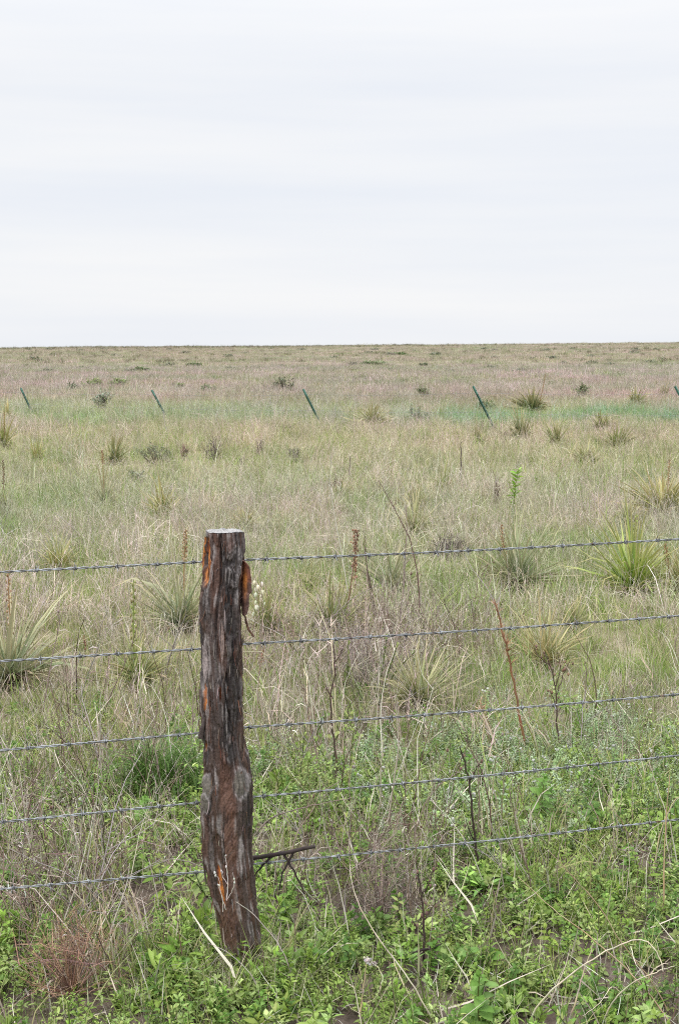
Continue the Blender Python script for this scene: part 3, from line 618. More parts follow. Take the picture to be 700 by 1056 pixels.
def slab(name, poly, Yd, thick, colf, label=None, res=1.0, curve=0.0):
    """a torn piece of bark: outline in the photo's scale at the post's distance, with real thickness and a rough face"""
    xs = [p[0] for p in poly]; ys_ = [p[1] for p in poly]
    def inside(x, y):
        r_ = False; n = len(poly)
        for a in range(n):
            x1, y1 = poly[a]; x2, y2 = poly[(a + 1) % n]
            if (y1 > y) != (y2 > y) and x < (x2 - x1) * (y - y1) / (y2 - y1) + x1: r_ = not r_
        return r_
    mb = MB(); rows = np.arange(min(ys_), max(ys_), res * .9); K = 7; F = []; Vv = []; Cc = []
    for py in rows:
        xx = [x for x in np.arange(min(xs) - .1, max(xs) + .1, .1) if inside(x, py + .01)]
        if not xx: xx = [np.mean(xs), np.mean(xs) + .2]
        a, b_ = xx[0], xx[-1]
        for k in range(K * 2):
            kk = k if k < K else 2 * K - 1 - k; u = kk / (K - 1); px = a + (b_ - a) * u; s = -1 if k < K else 1
            e_ = math.sqrt(max(0, 1 - (2 * u - 1) ** 2)) * .8 + .2
            nz = float(vnoise(px * .9, py * .12, 5)) - .5
            p = at(px + nz * .3, py, Yd); p.y += s * thick * .5 * e_ + nz * .004 + curve * (u - .5)
            Vv.append(Vector(p) - post.location); Cc.append(colf(px, py, float(vnoise(px * 1.7, py * .22, 8))))
    n = len(Vv) // (2 * K)
    for i_ in range(n - 1):
        for k in range(2 * K): F.append([i_ * 2 * K + k, i_ * 2 * K + (k + 1) % (2 * K), (i_ + 1) * 2 * K + (k + 1) % (2 * K), (i_ + 1) * 2 * K + k])
    mb.add([list(v) for v in Vv], F, np.array(Cc))
    F2 = []
    for b0 in (0, (n - 1) * 2 * K):
        for k in range(K - 1): F2.append([b0 + k, b0 + k + 1, b0 + 2 * K - 2 - k, b0 + 2 * K - 1 - k])
    mb.f.append(np.array(F2)); o = mb.obj(name, M_WOOD, post)
    if label: o['label'] = label
    return o
def cflake(px, py, n):
    a = math.exp(-(((px - 252.8) / 1.9) ** 2 + ((py - 601) / 11) ** 2)); a = min(1, a * 1.3) * (0.35 + 1.1 * n)
    a = min(1, a); b0 = np.array([.15, .055, .035]) * (.4 + n) if py < 600 else np.array([.10, .055, .045]) * (.6 + n)
    return b0 * (1 - a) + orange * a
slab('bark_flake', [(248, 577), (253, 578), (257.5, 583), (259, 592), (260, 602), (259.8, 611), (257.4, 612), (257.2, 624), (255.4, 632), (252, 636), (249, 634), (248, 600)], S0 - .012, .012, cflake, 'torn reddish flake of bark with a bright orange inside', curve=-.02)
def cflake2(px, py, n): return (orange * .7 * (.5 + .7 * n)) if n > .35 else np.array([.16, .06, .035])
slab('bark_flake', [(211.5, 553), (214.5, 556), (213.5, 575), (212, 590), (211, 598), (209.8, 596), (208.8, 583), (208, 579), (209.6, 570)], S0 - .008, .007, cflake2, 'thin orange strip torn at the left edge of the top')
def cdark(px, py, n): return np.array([.06, .045, .04]) * (.5 + n)
slab('bark_splinter', [(211, 738), (213, 741), (211.5, 752), (209.5, 763), (208.6, 769), (207.6, 758), (204.8, 762), (204, 760), (206.5, 750)], S0 - .03, .006, cdark)
slab('bark_splinter', [(252, 632), (254, 636), (257, 648), (261.5, 654), (263.5, 658.5), (260, 656), (255.5, 650), (252.8, 642)], S0 - .005, .004, lambda px, py, n: np.array([.10, .05, .03]) * (.5 + n))
slab('bark_flake', [(256, 792), (259, 800), (260.5, 815), (260.8, 838), (259.5, 842), (258.2, 826), (256.5, 808)], S0 - .01, .008, cdark)
slab('bark_splinter', [(208, 862), (210, 866), (211.5, 890), (213.5, 912), (212, 913), (209.2, 890)], S0 - .02, .007, cdark)
slab('bark_flake', [(229, 640), (231, 652), (231.5, 672), (229, 688), (227.6, 676), (227.8, 655)], S0 - .060, .004, lambda px, py, n: np.array([.22, .16, .14]) * (.5 + n))
slab('bark_flake', [(209, 665), (214, 672), (216, 690), (212, 706), (210, 700), (209, 685)], S0 - .044, .005, lambda px, py, n: np.array([.24, .20, .19]) * (.5 + n))
# shaggy loose fibres on the bark
fm = MB(); r = np.random.default_rng(5); nf = 420
pyf = r.uniform(556, 975, nf); tf = r.uniform(PI, 2 * PI, nf); row = np.interp(pyf, zs_py, np.arange(nr)).astype(int); colj = (tf / (2 * PI) * NT).astype(int) % NT
bs = V[row, colj] + np.stack([np.cos(tf), np.sin(tf), 0 * tf], 1) * .0015
ribbons(fm, bs, tf + r.normal(0, .8, nf), r.choice([-1, 1], nf) * r.uniform(1.25, 1.5, nf), r.uniform(.01, .06, nf), r.uniform(.0008, .0035, nf), pick([(.10, .07, .06), (.26, .22, .20), (.15, .075, .05), (.05, .04, .04)], nf, r=r), S=4, bend=r.normal(0, .5, nf), r=r, wob=.12)
fm.obj('shaggy_bark', M_DRY, post)

# ------------------------------------------------------------------ barbed wires
M_WIRE = bpy.data.materials.new('galvanised wire'); M_WIRE.use_nodes = True; t = M_WIRE.node_tree; b = t.nodes['Principled BSDF']
b.inputs['Metallic'].default_value = .55; b.inputs['Roughness'].default_value = .5
tcn = t.nodes.new('ShaderNodeTexCoord'); n = t.nodes.new('ShaderNodeTexNoise'); n.inputs['Scale'].default_value = 55; n.inputs['Detail'].default_value = 5; t.links.new(tcn.outputs['Object'], n.inputs['Vector'])
rr_ = t.nodes.new('ShaderNodeValToRGB'); el = rr_.color_ramp.elements; el[0].position = .35; el[0].color = (.09, .085, .085, 1); el[1].position = .62; el[1].color = (.33, .345, .36, 1); x_ = el.new(.30); x_.color = (.14, .085, .06, 1)
t.links.new(n.outputs[0], rr_.inputs[0]); t.links.new(rr_.outputs[0], b.inputs['Base Color'])
FD = Vector((.952, .306, 0)); FN = Vector((-.306, .952, 0)); F0 = Vector((POSTX, S0, 0)) + FN * .062
def wp(px, py):
    d = ray(px, py); o = Vector((0, 0, EYE)); tt = (F0 - o).dot(FN) / d.dot(FN); return o + d * tt
bm_ = MB()      # one barb: two short wires wrapped round the strands, ends cut to points
for s in (-1, 1):
    pth = [(0.0015 * s + .0012 * s * (a / 9), .0046 * math.cos(a), .0046 * math.sin(a)) for a in np.linspace(0, 9, 16)]
    e1 = Vector(pth[-1]) + Vector((.003 * s, .011 * s, .010)); s1_ = Vector(pth[0]) + Vector((-.002 * s, .007, -.014 * s))
    tube(bm_, [s1_] + [Vector(p) for p in pth] + [e1], [.0005] + [.0012] * 16 + [.0004], (1, 1, 1), 5)
barb_mesh = bm_.mesh('barb', M_WIRE)
wires = [((0, 590), (208, 579.5), (262, 577), (700, 556), 'topmost barbed wire strand, just below the top of the post'),
         ((0, 682), (208, 669), (255, 664), (700, 635), 'second barbed wire strand from the top'),
         ((0, 774), (205, 756), (255, 750), (700, 716), 'middle barbed wire strand of the five'),
         ((0, 848), (207, 827.5), (260, 822), (700, 779), 'fourth barbed wire strand from the top, crossing the low green weeds'),
         ((0, 917), (210, 899), (262, 891), (700, 845), 'lowest barbed wire strand, nearest the ground')]
for wi, (a, b_, c, d, lab) in enumerate(wires):
    A_, B_, C_, D_ = [wp(*q) for q in (a, b_, c, d)]
    sA = lambda p: (p - F0).dot(FD)
    ks = np.array([sA(q) for q in (A_, B_, C_, D_)]); kz = np.array([A_.z, B_.z, C_.z, D_.z])
    def zof(s):
        if s < ks[0]: z = kz[0] + (s - ks[0]) * (kz[1] - kz[0]) / (ks[1] - ks[0])
        elif s > ks[3]: z = kz[3] + (s - ks[3]) * (kz[3] - kz[2]) / (ks[3] - ks[2])
        else: z = float(np.interp(s, ks, kz))
        if ks[2] < s: z -= .004 * math.sin(min(1, (s - ks[2]) / (ks[3] - ks[2])) * PI)
        return z
    root = empty('barbed_wire', F0 + Vector((0, 0, zof(0)))); tag(root, lab, 'barbed wire', 'five strands of barbed wire on the wooden post')
    rw = np.random.default_rng(wi); s0_, s1_ = -2.1, 3.4; n_ = 1100; ss = np.linspace(s0_, s1_, n_); pitch = .062
    for k in range(2):
        ph = ss / pitch * 2 * PI + k * PI + wi; pts = []
        wob = np.cumsum(rw.normal(0, .00012, n_)); wob -= np.linspace(0, wob[-1], n_)
        for s, f, w_ in zip(ss, ph, wob):
            p = FD * s + FN * (.0021 * math.cos(f)); p.z = zof(s) - zof(0) + .0021 * math.sin(f) + w_ * 0; pts.append(p)
        mb = MB(); tube(mb, pts, .0016, (1, 1, 1), 6); mb.obj('wire_strand', M_WIRE, root)
    s = s0_ + rw.uniform(0, .1)
    while s < s1_:
        o = bpy.data.objects.new('barb', barb_mesh); COL.objects.link(o); o.parent = root
        p = FD * s; p.z = zof(s) - zof(0); o.location = p
        sl = math.atan2(zof(s + .05) - zof(s - .05), .1); o.rotation_euler = (rw.uniform(0, 2 * PI), -sl, math.atan2(FD.y, FD.x)); o.rotation_euler = (Euler((0, -sl, math.atan2(FD.y, FD.x))).to_matrix() @ Matrix.Rotation(rw.uniform(0, 2 * PI), 3, 'X')).to_euler()
        s += .098 + rw.normal(0, .004)

# ------------------------------------------------------------------ leaning steel posts of the far fence
M_STEEL = mat('green painted steel', .5, 0, tint=False, spec=.4, noise=.25, nscale=30)
tops = [(22, 400), (157, 402), (313, 401), (488, 398), (696, 398)]; bases = [(37, 432), (171, 428), (329, 433), (504, 430), (713, 430)]
tl = ['leaning green steel fence post far off at the left edge of the pasture', 'leaning green steel post above the wooden post, second from the left', 'leaning green steel post at the middle, just right of the dark round shrub', 'leaning green steel post left of the green mound of yucca', 'green steel post cut by the right edge of the photo']
fpos = []
for k, ((tx, ty), (bx, by)) in enumerate(zip(tops, bases)):
    Yk = 35.0 * (1 - .0622 * k); T_ = at(tx, ty, Yk); B_ = at(bx, by, Yk - .15)
    d_ = (B_ - T_).normalized(); gz = float(terrain(B_.x, B_.y)); E = T_ + d_ * ((T_.z - gz + .25) / -d_.z)
    r0 = empty('steel_post', E); tag(r0, tl[k], 'steel post', 'leaning steel posts of the far fence')
    L = (T_ - E).length; mb = MB()
    prof_ = [(-.022, -.004), (.022, -.004), (.022, .003), (.005, .003), (.005, .028), (-.005, .028), (-.005, .003), (-.022, .003)]
    q = (T_ - E).normalized().to_track_quat('Z', 'Y')
    vv = [list(q @ Vector((x * 1.2, -y * 1.2, z))) for z in (0, L * .86) for x, y in prof_]; n8 = 8
    mb.add(vv, [[i_, (i_ + 1) % 8, 8 + (i_ + 1) % 8, 8 + i_] for i_ in range(8)], (.022, .075, .05)); mb.obj('shaft', M_STEEL, r0)
    mb = MB(); vv = [list(q @ Vector((x * 1.2, -y * 1.2, z))) for z in (L * .86, L) for x, y in prof_]
    mb.add(vv, [[i_, (i_ + 1) % 8, 8 + (i_ + 1) % 8, 8 + i_] for i_ in range(8)], (.06, .16, .12)); mb.add(vv[8:], [[0, 1, 2, 7], [3, 4, 5, 6]], (.06, .16, .12))
    tp = mb.obj('tip', M_STEEL, r0); tp['label'] = 'paler painted tip'
    mb = MB()
    for z in np.arange(.3, L * .95, .09): blob(mb, list(q @ Vector((0, .008, z))), (.007, .007, .012), (.02, .07, .05), 4, 2)
    mb.obj('stud_row', M_STEEL, r0); fpos.append((E, T_))

for u, lb in [(.12, 'faint upper wire strung along the leaning steel posts'), (.45, 'faint lower wire strung along the leaning steel posts')]:
    pts = [T_.lerp(E, u) for E, T_ in fpos]; d0 = pts[0] - pts[1]; d1 = pts[-1] - pts[-2]; pts = [pts[0] + d0 * 2, pts[0] + d0] + pts + [pts[-1] + d1, pts[-1] + d1 * 2]; q = []
    for a, b_ in zip(pts[:-1], pts[1:]):
        for k in range(8): p = a.lerp(b_, k / 8); p.z -= .03 * math.sin(k / 8 * PI); q.append(p)
    mb = MB(); o0 = pts[0].copy(); tube(mb, [p - o0 for p in q], .0022, (1, 1, 1), 4); o = mb.obj('fence_wire', M_WIRE, None, o0); tag(o, lb, 'wire', 'wires of the far fence')

# ------------------------------------------------------------------ yuccas
YG = dict(green=[(.13, .20, .05), (.20, .28, .08), (.10, .16, .045), (.30, .32, .12)], grey=[(.17, .23, .11), (.24, .30, .16), (.13, .18, .08), (.36, .36, .22)],
          bright=[(.24, .38, .05), (.32, .46, .08), (.16, .29, .045), (.40, .46, .12)], dark=[(.08, .13, .04), (.12, .18, .06), (.16, .20, .08)],
          yellow=[(.22, .28, .06), (.36, .38, .11), (.14, .21, .05), (.42, .38, .15)], straw=[(.42, .38, .18), (.52, .46, .24), (.20, .27, .10), (.16, .23, .08)],
          pale=[(.24, .30, .12), (.40, .40, .22), (.16, .23, .08), (.19, .26, .09)])
DEADL = [(.50, .42, .29), (.40, .32, .22), (.32, .26, .2)]
def yucca(px, py, wpx, hpx, kind, label, stalk=None, n=None, seed=0, droop=.12, dead_frac=.35, spread=1.0):
    r = np.random.default_rng(1000 + seed); B = gnd(px, py); s = FPX / B.y; W = wpx / s / 2 * (1.1 if B.y < 13 else 1.25); H = hpx / s * (1.12 if B.y < 13 else 1.2) + .05
    n = n or (320 if kind == 'bright' else int(np.clip(110 + W * 260, 130, 270))); root = empty('yucca', B); tag(root, label, 'yucca', 'yuccas dotted over the prairie')
    mb = MB(); el = np.arcsin(r.uniform(.12, 1, n) ** (1 / spread)); az = r.uniform(0, 2 * PI, n); lop = r.uniform(0, 2 * PI); az = az + .45 * np.sin(az - lop)
    # length reaches the ellipse (W, H)
    L = 1 / np.sqrt((np.cos(el) / W) ** 2 + (np.sin(el) / H) ** 2) * r.uniform(.5, 1.12, n) * (1 + .18 * np.cos(az - lop))
    wd = np.clip(L * .032, .009, .017) * (1 if B.y < 11 else 1.6 if B.y < 25 else 2.4)
    bs = np.concatenate([r.normal(0, .02, (n, 2)), r.uniform(0, .05, (n, 1))], 1)
    cols = pick(YG[kind], n, s=.14, r=r)
    ribbons(mb, bs, az, el, L, wd * r.uniform(.8, 1.25, n), cols, S=4, bend=droop * r.uniform(-.3, 2.6, n) * np.where(r.random(n) < .12, 5, 1), r=r, fold=B.y < 16, base_w=1, tipcol=np.array([.45, .36, .2]), edge=dict(pale=(.62, .55, .36), straw=(.60, .50, .25), grey=(.40, .42, .27)).get(kind))
    mb.obj('leaf_rosette', M_LEAF, root)
    if dead_frac:
        mb = MB(); k = int(n * dead_frac); el = r.uniform(-.05, .45, k); L = W * r.uniform(.5, .95, k)
        ribbons(mb, np.concatenate([r.normal(0, .02, (k, 2)), r.uniform(.01, .05, (k, 1))], 1), r.uniform(0, 2 * PI, k), el, L, np.clip(L * .024, .006, .012), pick(DEADL, k, r=r), S=4, bend=r.uniform(.2, 1.0, k), r=r, wob=.1, base_w=1)
        mb.obj('dead_leaf_skirt', M_DRY, root)
    if stalk:
        (tx, ty, fy, typ) = stalk; T_ = at(tx, ty, B.y + .03) - B; F_ = at((tx + px) / 2 if abs(tx - px) > 8 else tx, fy, B.y + .03) - B
        base = Vector((T_.x * .45, .03, 0)); Hs = T_.z; cst = dict(brown=(.30, .18, .09), green=(.22, .28, .07), white=(.25, .27, .10), dark=(.20, .12, .08))[typ]
        fr_ = np.clip((F_.z) / max(T_.z, .01), .2, .9); pth = [base.lerp(T_, u) + Vector((math.sin(u * 4 + seed) * .006, 0, 0)) for u in np.linspace(0, 1, 7)]
        R0 = max(.005, .45 / s); mb = MB(); tube(mb, pth, np.linspace(R0, R0 * .45, 7), cst, 6); so_ = mb.obj('flower_stalk', M_DRY, root)
        hb = MB(); nb = 30 if typ != 'white' else 18
        for j in range(nb):
            u = fr_ + (1 - fr_) * (j / nb); q = base.lerp(T_, u) + Vector((math.sin(u * 4 + seed) * .006, 0, 0)); a = j * 2.4; rr = R0 + (.004 + .007 * (1 - u) / max(.05, 1 - fr_)) * (2.6 * r.uniform(.4, 1.3) if typ == 'white' else 1)
            c0 = q + Vector((math.cos(a) * rr, math.sin(a) * rr, r.uniform(-.004, .006)))
            tube(hb, [q, c0], [R0 * .3, R0 * .2], cst, 3)
            if typ == 'white': blob(hb, c0 + Vector((math.cos(a) * .008, math.sin(a) * .008, -.012)), np.array([.010, .010, .017]) * r.uniform(.75, 1.2), vary((.80, .80, .62), 1, .08, r=r)[0], 6, 3)
            elif typ == 'green': blob(hb, c0, (.005, .005, .010), pick([(.30, .34, .10), (.40, .40, .18), (.22, .20, .08)], 1, r=r)[0], 5, 3)
            else: blob(hb, c0, (.0042, .0042, .008), pick([(.34, .22, .12), (.22, .13, .08), (.42, .30, .18)] if typ == 'brown' else [(.2, .12, .08), (.13, .08, .06)], 1, r=r)[0], 5, 3)
        h_ = hb.obj('flower_head' if typ in ('white', 'green') else 'seed_head', M_LEAF if typ == 'white' else M_DRY, so_)
    return root
for k, y_ in enumerate(YL): yucca(*y_[:6], stalk=y_[6], seed=k, spread=1.25 if y_[4] in ('grey', 'pale') else 1.5)

# ------------------------------------------------------------------ single weeds, stems and twigs
def stem_thing(name, cat, label, paths, rad, col, group=None, pods=0, podcol=(.16, .10, .08), podr=.004, leafy=None, Y=None, seed=0, part='stem', dy=0, head=None, feather=None, jig=.35, tip=.4):
    """each path: photo points from the root up; all points stand at the root's distance"""
    r = np.random.default_rng(500 + seed); B = gnd(*paths[0][0]) if Y is None else at(*paths[0][0], Y); root = empty(name, B); tag(root, label, cat, group)
    W = []
    for pi_, p in enumerate(paths):
        P_ = [at(x, y, B.y + dy * j / max(1, len(p) - 1)) - B for j, (x, y) in enumerate(p)]
        # smooth resample
        T_ = np.linspace(0, len(P_) - 1, max(6, 4 * len(P_))); q = []
        for tt in T_:
            i_ = min(len(P_) - 2, int(tt)); u = tt - i_; a = P_[max(0, i_ - 1)]; b_ = P_[i_]; c_ = P_[i_ + 1]; d_ = P_[min(len(P_) - 1, i_ + 2)]
            q.append(.5 * ((2 * b_) + (c_ - a) * u + (2 * a - 5 * b_ + 4 * c_ - d_) * u * u + (3 * b_ - a - 3 * c_ + d_) * u ** 3) + Vector(r.normal(0, rad * jig, 3)))
        mb = MB(); R0 = rad * (1 if pi_ == 0 else .6)
        tube(mb, q, np.linspace(R0, R0 * (tip if pi_ == 0 else .4), len(q)), vary(col, len(q), .12, r=r), 6)
        if feather:      # fine dry side twiglets near the top
            nf = feather; tt = r.uniform(.45, 1, nf); b0 = np.array([list(q[int(u * (len(q) - 1))]) for u in tt])
            ribbons(mb, b0, r.uniform(0, 2 * PI, nf), r.uniform(.5, 1.35, nf), r.uniform(.012, .055, nf), .0030, vary(podcol, nf, r=r), S=3, bend=.2, r=r, wob=.2)
        mb.obj(part if pi_ == 0 else 'branch', M_DRY, root); W.append(q)
    if pods:
        hb = MB()
        for j in range(pods):
            q = W[j % len(W)]; i_ = int(len(q) * r.uniform(.35, 1)); i_ = min(i_, len(q) - 1); blob(hb, q[i_] + Vector(r.normal(0, rad * 1.8, 3)), np.array([1, 1, 1.5]) * podr * r.uniform(.6, 1.3), vary(podcol, 1, r=r)[0], 5, 3)
        hb.obj('seed_head', M_DRY, root)
    if head:
        for (hx, hy, hr, hc) in head:
            hb = MB()
            c_ = at(hx, hy, B.y) - B
            for j in range(26): blob(hb, c_ + Vector(r.normal(0, hr * .5, 3)), hr * r.uniform(.2, .42), vary(hc, 1, .2, r=r)[0], 5, 3)
            hb.obj('seed_head', M_DRY, root)
    if leafy:
        hb = MB(); nl, ll, lc = leafy; q = W[0]; tt = np.linspace(.25, 1, nl); b0 = np.array([list(q[int(u * (len(q) - 1))]) for u in tt])
        leaves(hb, b0, np.arange(nl) * 2.4, r.uniform(.1, .9, nl), ll * r.uniform(.6, 1.2, nl), ll * .35 * np.ones(nl), vary(lc, nl, r=r), r); hb.obj('leaf_spray', M_LEAF, root)
    return root
BR = (.085, .055, .045); RB = (.25, .125, .075); PL = (.55, .48, .36); GB = (.30, .25, .20)
stem_thing('dead_stalk', 'dead stalk', 'rusty red dead stalk with a feathery top crossing the middle wires', [[(542, 778), (535, 735), (527, 690), (519, 655), (510, 618)]], .0058, RB, feather=150, podcol=(.34, .18, .11), seed=1)
stem_thing('dead_stalk', 'dead stalk', 'short rusty stalk left of the tall feathery red one', [[(512, 762), (502, 742), (494, 724)], [(503, 744), (500, 735), (490, 730)]], .002, (.33, .17, .10), feather=20, podcol=(.4, .22, .15), seed=2)
stem_thing('dead_weed', 'dead weed', 'dark bare weed with forked twigs right of the rusty red stalk', [[(576, 778), (574, 745), (573, 716), (569, 692), (560, 672)], [(573, 718), (580, 698), (588, 680)], [(573, 730), (569, 718), (566, 712)], [(573, 708), (577, 690), (574, 672)], [(566, 686), (556, 678), (550, 668)]], .0038, BR, pods=18, podcol=(.20, .12, .09), seed=3)
stem_thing('dead_weed', 'dead weed', 'tall dark stem rising behind the three middle wires right of the post', [[(346, 815), (347, 785), (342, 745), (341, 718), (345, 690), (344, 662)], [(344, 684), (350, 676), (354, 668)], [(343, 720), (338, 712), (336, 706)]], .0044, BR, pods=16, podcol=(.3, .24, .2), seed=4)
stem_thing('dead_weed', 'dead weed', 'black upright stem crossing the fourth wire below the middle', [[(496, 912), (491, 880), (487, 840), (483, 802), (477, 782), (474, 770)], [(484, 806), (489, 796), (495, 786)], [(490, 870), (484, 858), (480, 845)]], .0042, (.05, .035, .03), pods=6, seed=5)
stem_thing('dead_weed', 'dead weed', 'dark stem with side twigs just under the lowest wire at the middle', [[(437, 992), (437, 960), (435, 930), (432, 905), (428, 888)], [(436, 950), (444, 938), (452, 926)], [(437, 965), (428, 955), (424, 944)], [(435, 925), (442, 910), (446, 898)]], .0036, (.06, .04, .035), pods=12, seed=6)
stem_thing('fallen_twig', 'twig', 'short black twig lying in green leaves below the lowest wire', [[(411, 990), (425, 982), (440, 979), (455, 974)]], .0045, (.04, .03, .028), Y=gnd(430, 996).y, seed=7)
stem_thing('broken_branch', 'branch', 'thick dark branch sticking out sideways from the post above the lowest wire', [[(240, 888), (262, 885), (285, 881), (305, 877), (325, 873)], [(292, 880), (300, 893), (308, 908), (314, 922)], [(282, 882), (270, 893), (262, 904)], [(303, 878), (297, 890), (291, 902), (288, 918)]], .0066, (.05, .038, .036), Y=S0 + .085, seed=8, jig=.1, tip=.75)
stem_thing('bare_branch', 'branch', 'thin grey branch arching right of the post under the fourth wire', [[(262, 862), (278, 845), (300, 836), (330, 829), (362, 823)], [(300, 836), (308, 842), (316, 848)], [(290, 840), (280, 832), (272, 830)]], .0024, (.24, .19, .16), Y=S0 + .25, seed=9)
stem_thing('bare_branch', 'branch', 'thin grey twig level with the lowest wire left of the post', [[(212, 896), (196, 889), (176, 886), (160, 890)], [(196, 889), (186, 880), (178, 876)]], .0018, (.30, .26, .23), Y=S0 + .1, seed=10)
stem_thing('withered_weed', 'dry weed', 'pale stem bent over in a high arch at the bottom right', [[(540, 1062), (560, 1030), (590, 1004), (620, 984), (650, 970), (668, 972), (680, 988), (683, 1002)]], .0024, PL, seed=11, dy=-.1)
stem_thing('withered_weed', 'dry weed', 'forked pale stem curling under the high arch at the bottom right', [[(618, 1062), (630, 1036), (648, 1016), (672, 1004), (695, 996)], [(640, 1024), (630, 1018), (618, 1034), (600, 1048)], [(650, 976), (655, 994), (664, 1006)]], .0022, (.54, .48, .37), seed=12, dy=-.1)
stem_thing('withered_weed', 'dry weed', 'long straight tan stem slanting down to the right corner', [[(695, 1062), (668, 1024), (636, 990), (600, 960), (566, 934), (534, 904)]], .0020, (.34, .26, .17), seed=13, dy=.25)
stem_thing('withered_weed', 'dry weed', 'long dark tan stem crossing the slanting one at the lower right', [[(690, 1045), (670, 1010), (640, 972), (618, 936), (590, 904), (566, 878)]], .0019, (.26, .18, .12), seed=14, dy=.2)
stem_thing('withered_weed', 'dry weed', 'upright tan stem under the arch at the bottom right', [[(585, 1060), (594, 1030), (602, 1000), (612, 972)]], .0026, (.48, .40, .29), seed=15)
stem_thing('withered_weed', 'dry weed', 'long pale stem curving down from the lowest wire at the middle', [[(452, 1062), (424, 1014), (398, 978), (376, 945), (364, 915), (360, 890)]], .0020, (.50, .43, .33), seed=16, dy=.2)
stem_thing('withered_weed', 'dry weed', 'pale upright stem with a woolly seed head at the bottom middle', [[(372, 1060), (372, 1040), (374, 1020), (378, 994)]], .0026, (.45, .36, .22), head=[(379, 991, .009, (.38, .33, .31)), (374, 1022, .006, (.3, .24, .2))], seed=17)
stem_thing('withered_weed', 'dry weed', 'hooked cream stem beside the woolly seed head', [[(376, 1036), (388, 1028), (394, 1012), (391, 1000), (386, 994)]], .0026, (.58, .55, .36), head=[(386, 994, .006, (.38, .33, .31))], seed=18)
stem_thing('withered_weed', 'dry weed', 'cream loop of stem lying at the very bottom middle', [[(348, 1056), (358, 1052), (370, 1054), (376, 1062)]], .0030, (.62, .60, .45), Y=3.42, seed=19)
for k, (pts, lb, cl, rr) in enumerate([
  ([(684, 950), (684, 900), (686, 850), (690, 800)], 'tall tan reed rising at the right edge across the two lowest wires', (.46, .34, .20), .0026),
  ([(700, 905), (690, 850), (678, 815), (669, 786)], 'pale straight stem slanting across the right end of the fourth wire', (.58, .52, .42), .0022),
  ([(672, 905), (680, 860), (692, 830), (704, 818)], 'tan stem leaning out of the right edge between the two lowest wires', (.50, .40, .26), .0022),
  ([(655, 880), (640, 846), (622, 826)], 'brown stem with a curled tip left of the tall tan reed', (.28, .19, .13), .0018),
  ([(222, 925), (214, 900), (206, 880)], 'short pale stem at the left foot of the wooden post', (.45, .40, .33), .0018),
  ([(168, 950), (160, 915), (154, 886)], 'pale dead stem under the left end of the lowest wire', (.5, .44, .38), .0022),
  ([(108, 990), (118, 950), (130, 915), (134, 890)], 'bleached dead stem leaning right over the reddish dead bush', (.56, .50, .44), .0022),
  ([(192, 1010), (186, 970), (181, 935)], 'dark upright stem left of the base of the post', (.15, .10, .08), .0022),
  ([(270, 1040), (262, 1010), (240, 986), (214, 972)], 'thin grey stem hooked across the foot of the post', (.42, .38, .34), .0016),
  ([(305, 1020), (290, 978), (262, 944), (244, 930)], 'grey stem arching over the right foot of the post', (.45, .40, .36), .0017),
]): stem_thing('withered_weed', 'dry weed', lb, [pts], rr, cl, seed=30 + k, dy=-.02 if k > 7 else 0)
stem_thing('dry_sprig', 'dry sprig', 'bleached forked sprig against the orange scar low on the post', [[(234, 928), (235, 912), (234, 896), (232, 882)], [(234, 928), (240, 918), (242, 908), (240, 900)], [(233, 938), (228, 922), (226, 908), (220, 898)], [(235, 912), (230, 904), (228, 896)], [(230, 940), (229, 924), (224, 912)]], .0016, (.55, .50, .46), Y=S0 - .085, seed=50, pods=10, podcol=(.6, .58, .55), podr=.0025)
# brown seed spikes and lone stems in the middle distance
for k, (pts, lb, cl, rr, pd) in enumerate([
  ([(366, 618), (366, 585), (366, 548)], 'tall brown seed spike standing on the top wire right of the post', (.24, .14, .09), .0040, 60),
  ([(474, 505), (475, 480), (475, 456)], 'thin dark lone stem in the open grass right of centre', (.11, .085, .08), .010, 0),
  ([(360, 500), (360, 485), (361, 470)], 'thin dark lone stem in the open grass near the centre', (.13, .10, .09), .009, 0),
  ([(175, 452), (171, 440), (168, 424)], 'pale leaning stick below the second steel post', (.4, .38, .33), .010, 0),
  ([(262, 706), (268, 690), (273, 664)], 'brown stalk leaning right below the white flowers', (.28, .22, .12), .0028, 20),
  ([(88, 690), (88, 670), (87, 655)], 'small dark seed head left of the green budded stalk', (.16, .11, .09), .0024, 14),
  ([(90, 560), (76, 545), (56, 528)], 'fallen grey stick lying in the grass above the lone yellow green yucca', (.35, .32, .28), .006, 0),
]): stem_thing('seed_stalk', 'stalk', lb, [pts], rr, cl, pods=pd, podr=.006 if k == 0 else .004, podcol=(.30, .17, .11), seed=60 + k)
stem_thing('leafy_sapling', 'sapling', 'slim leafy bright green plant standing alone above the wide yucca', [[(529, 534), (530, 515), (531, 500), (535, 483)], [(530, 510), (525, 500), (524, 490)]], .006, (.2, .22, .08), leafy=(60, .085, (.24, .38, .06)), seed=80)
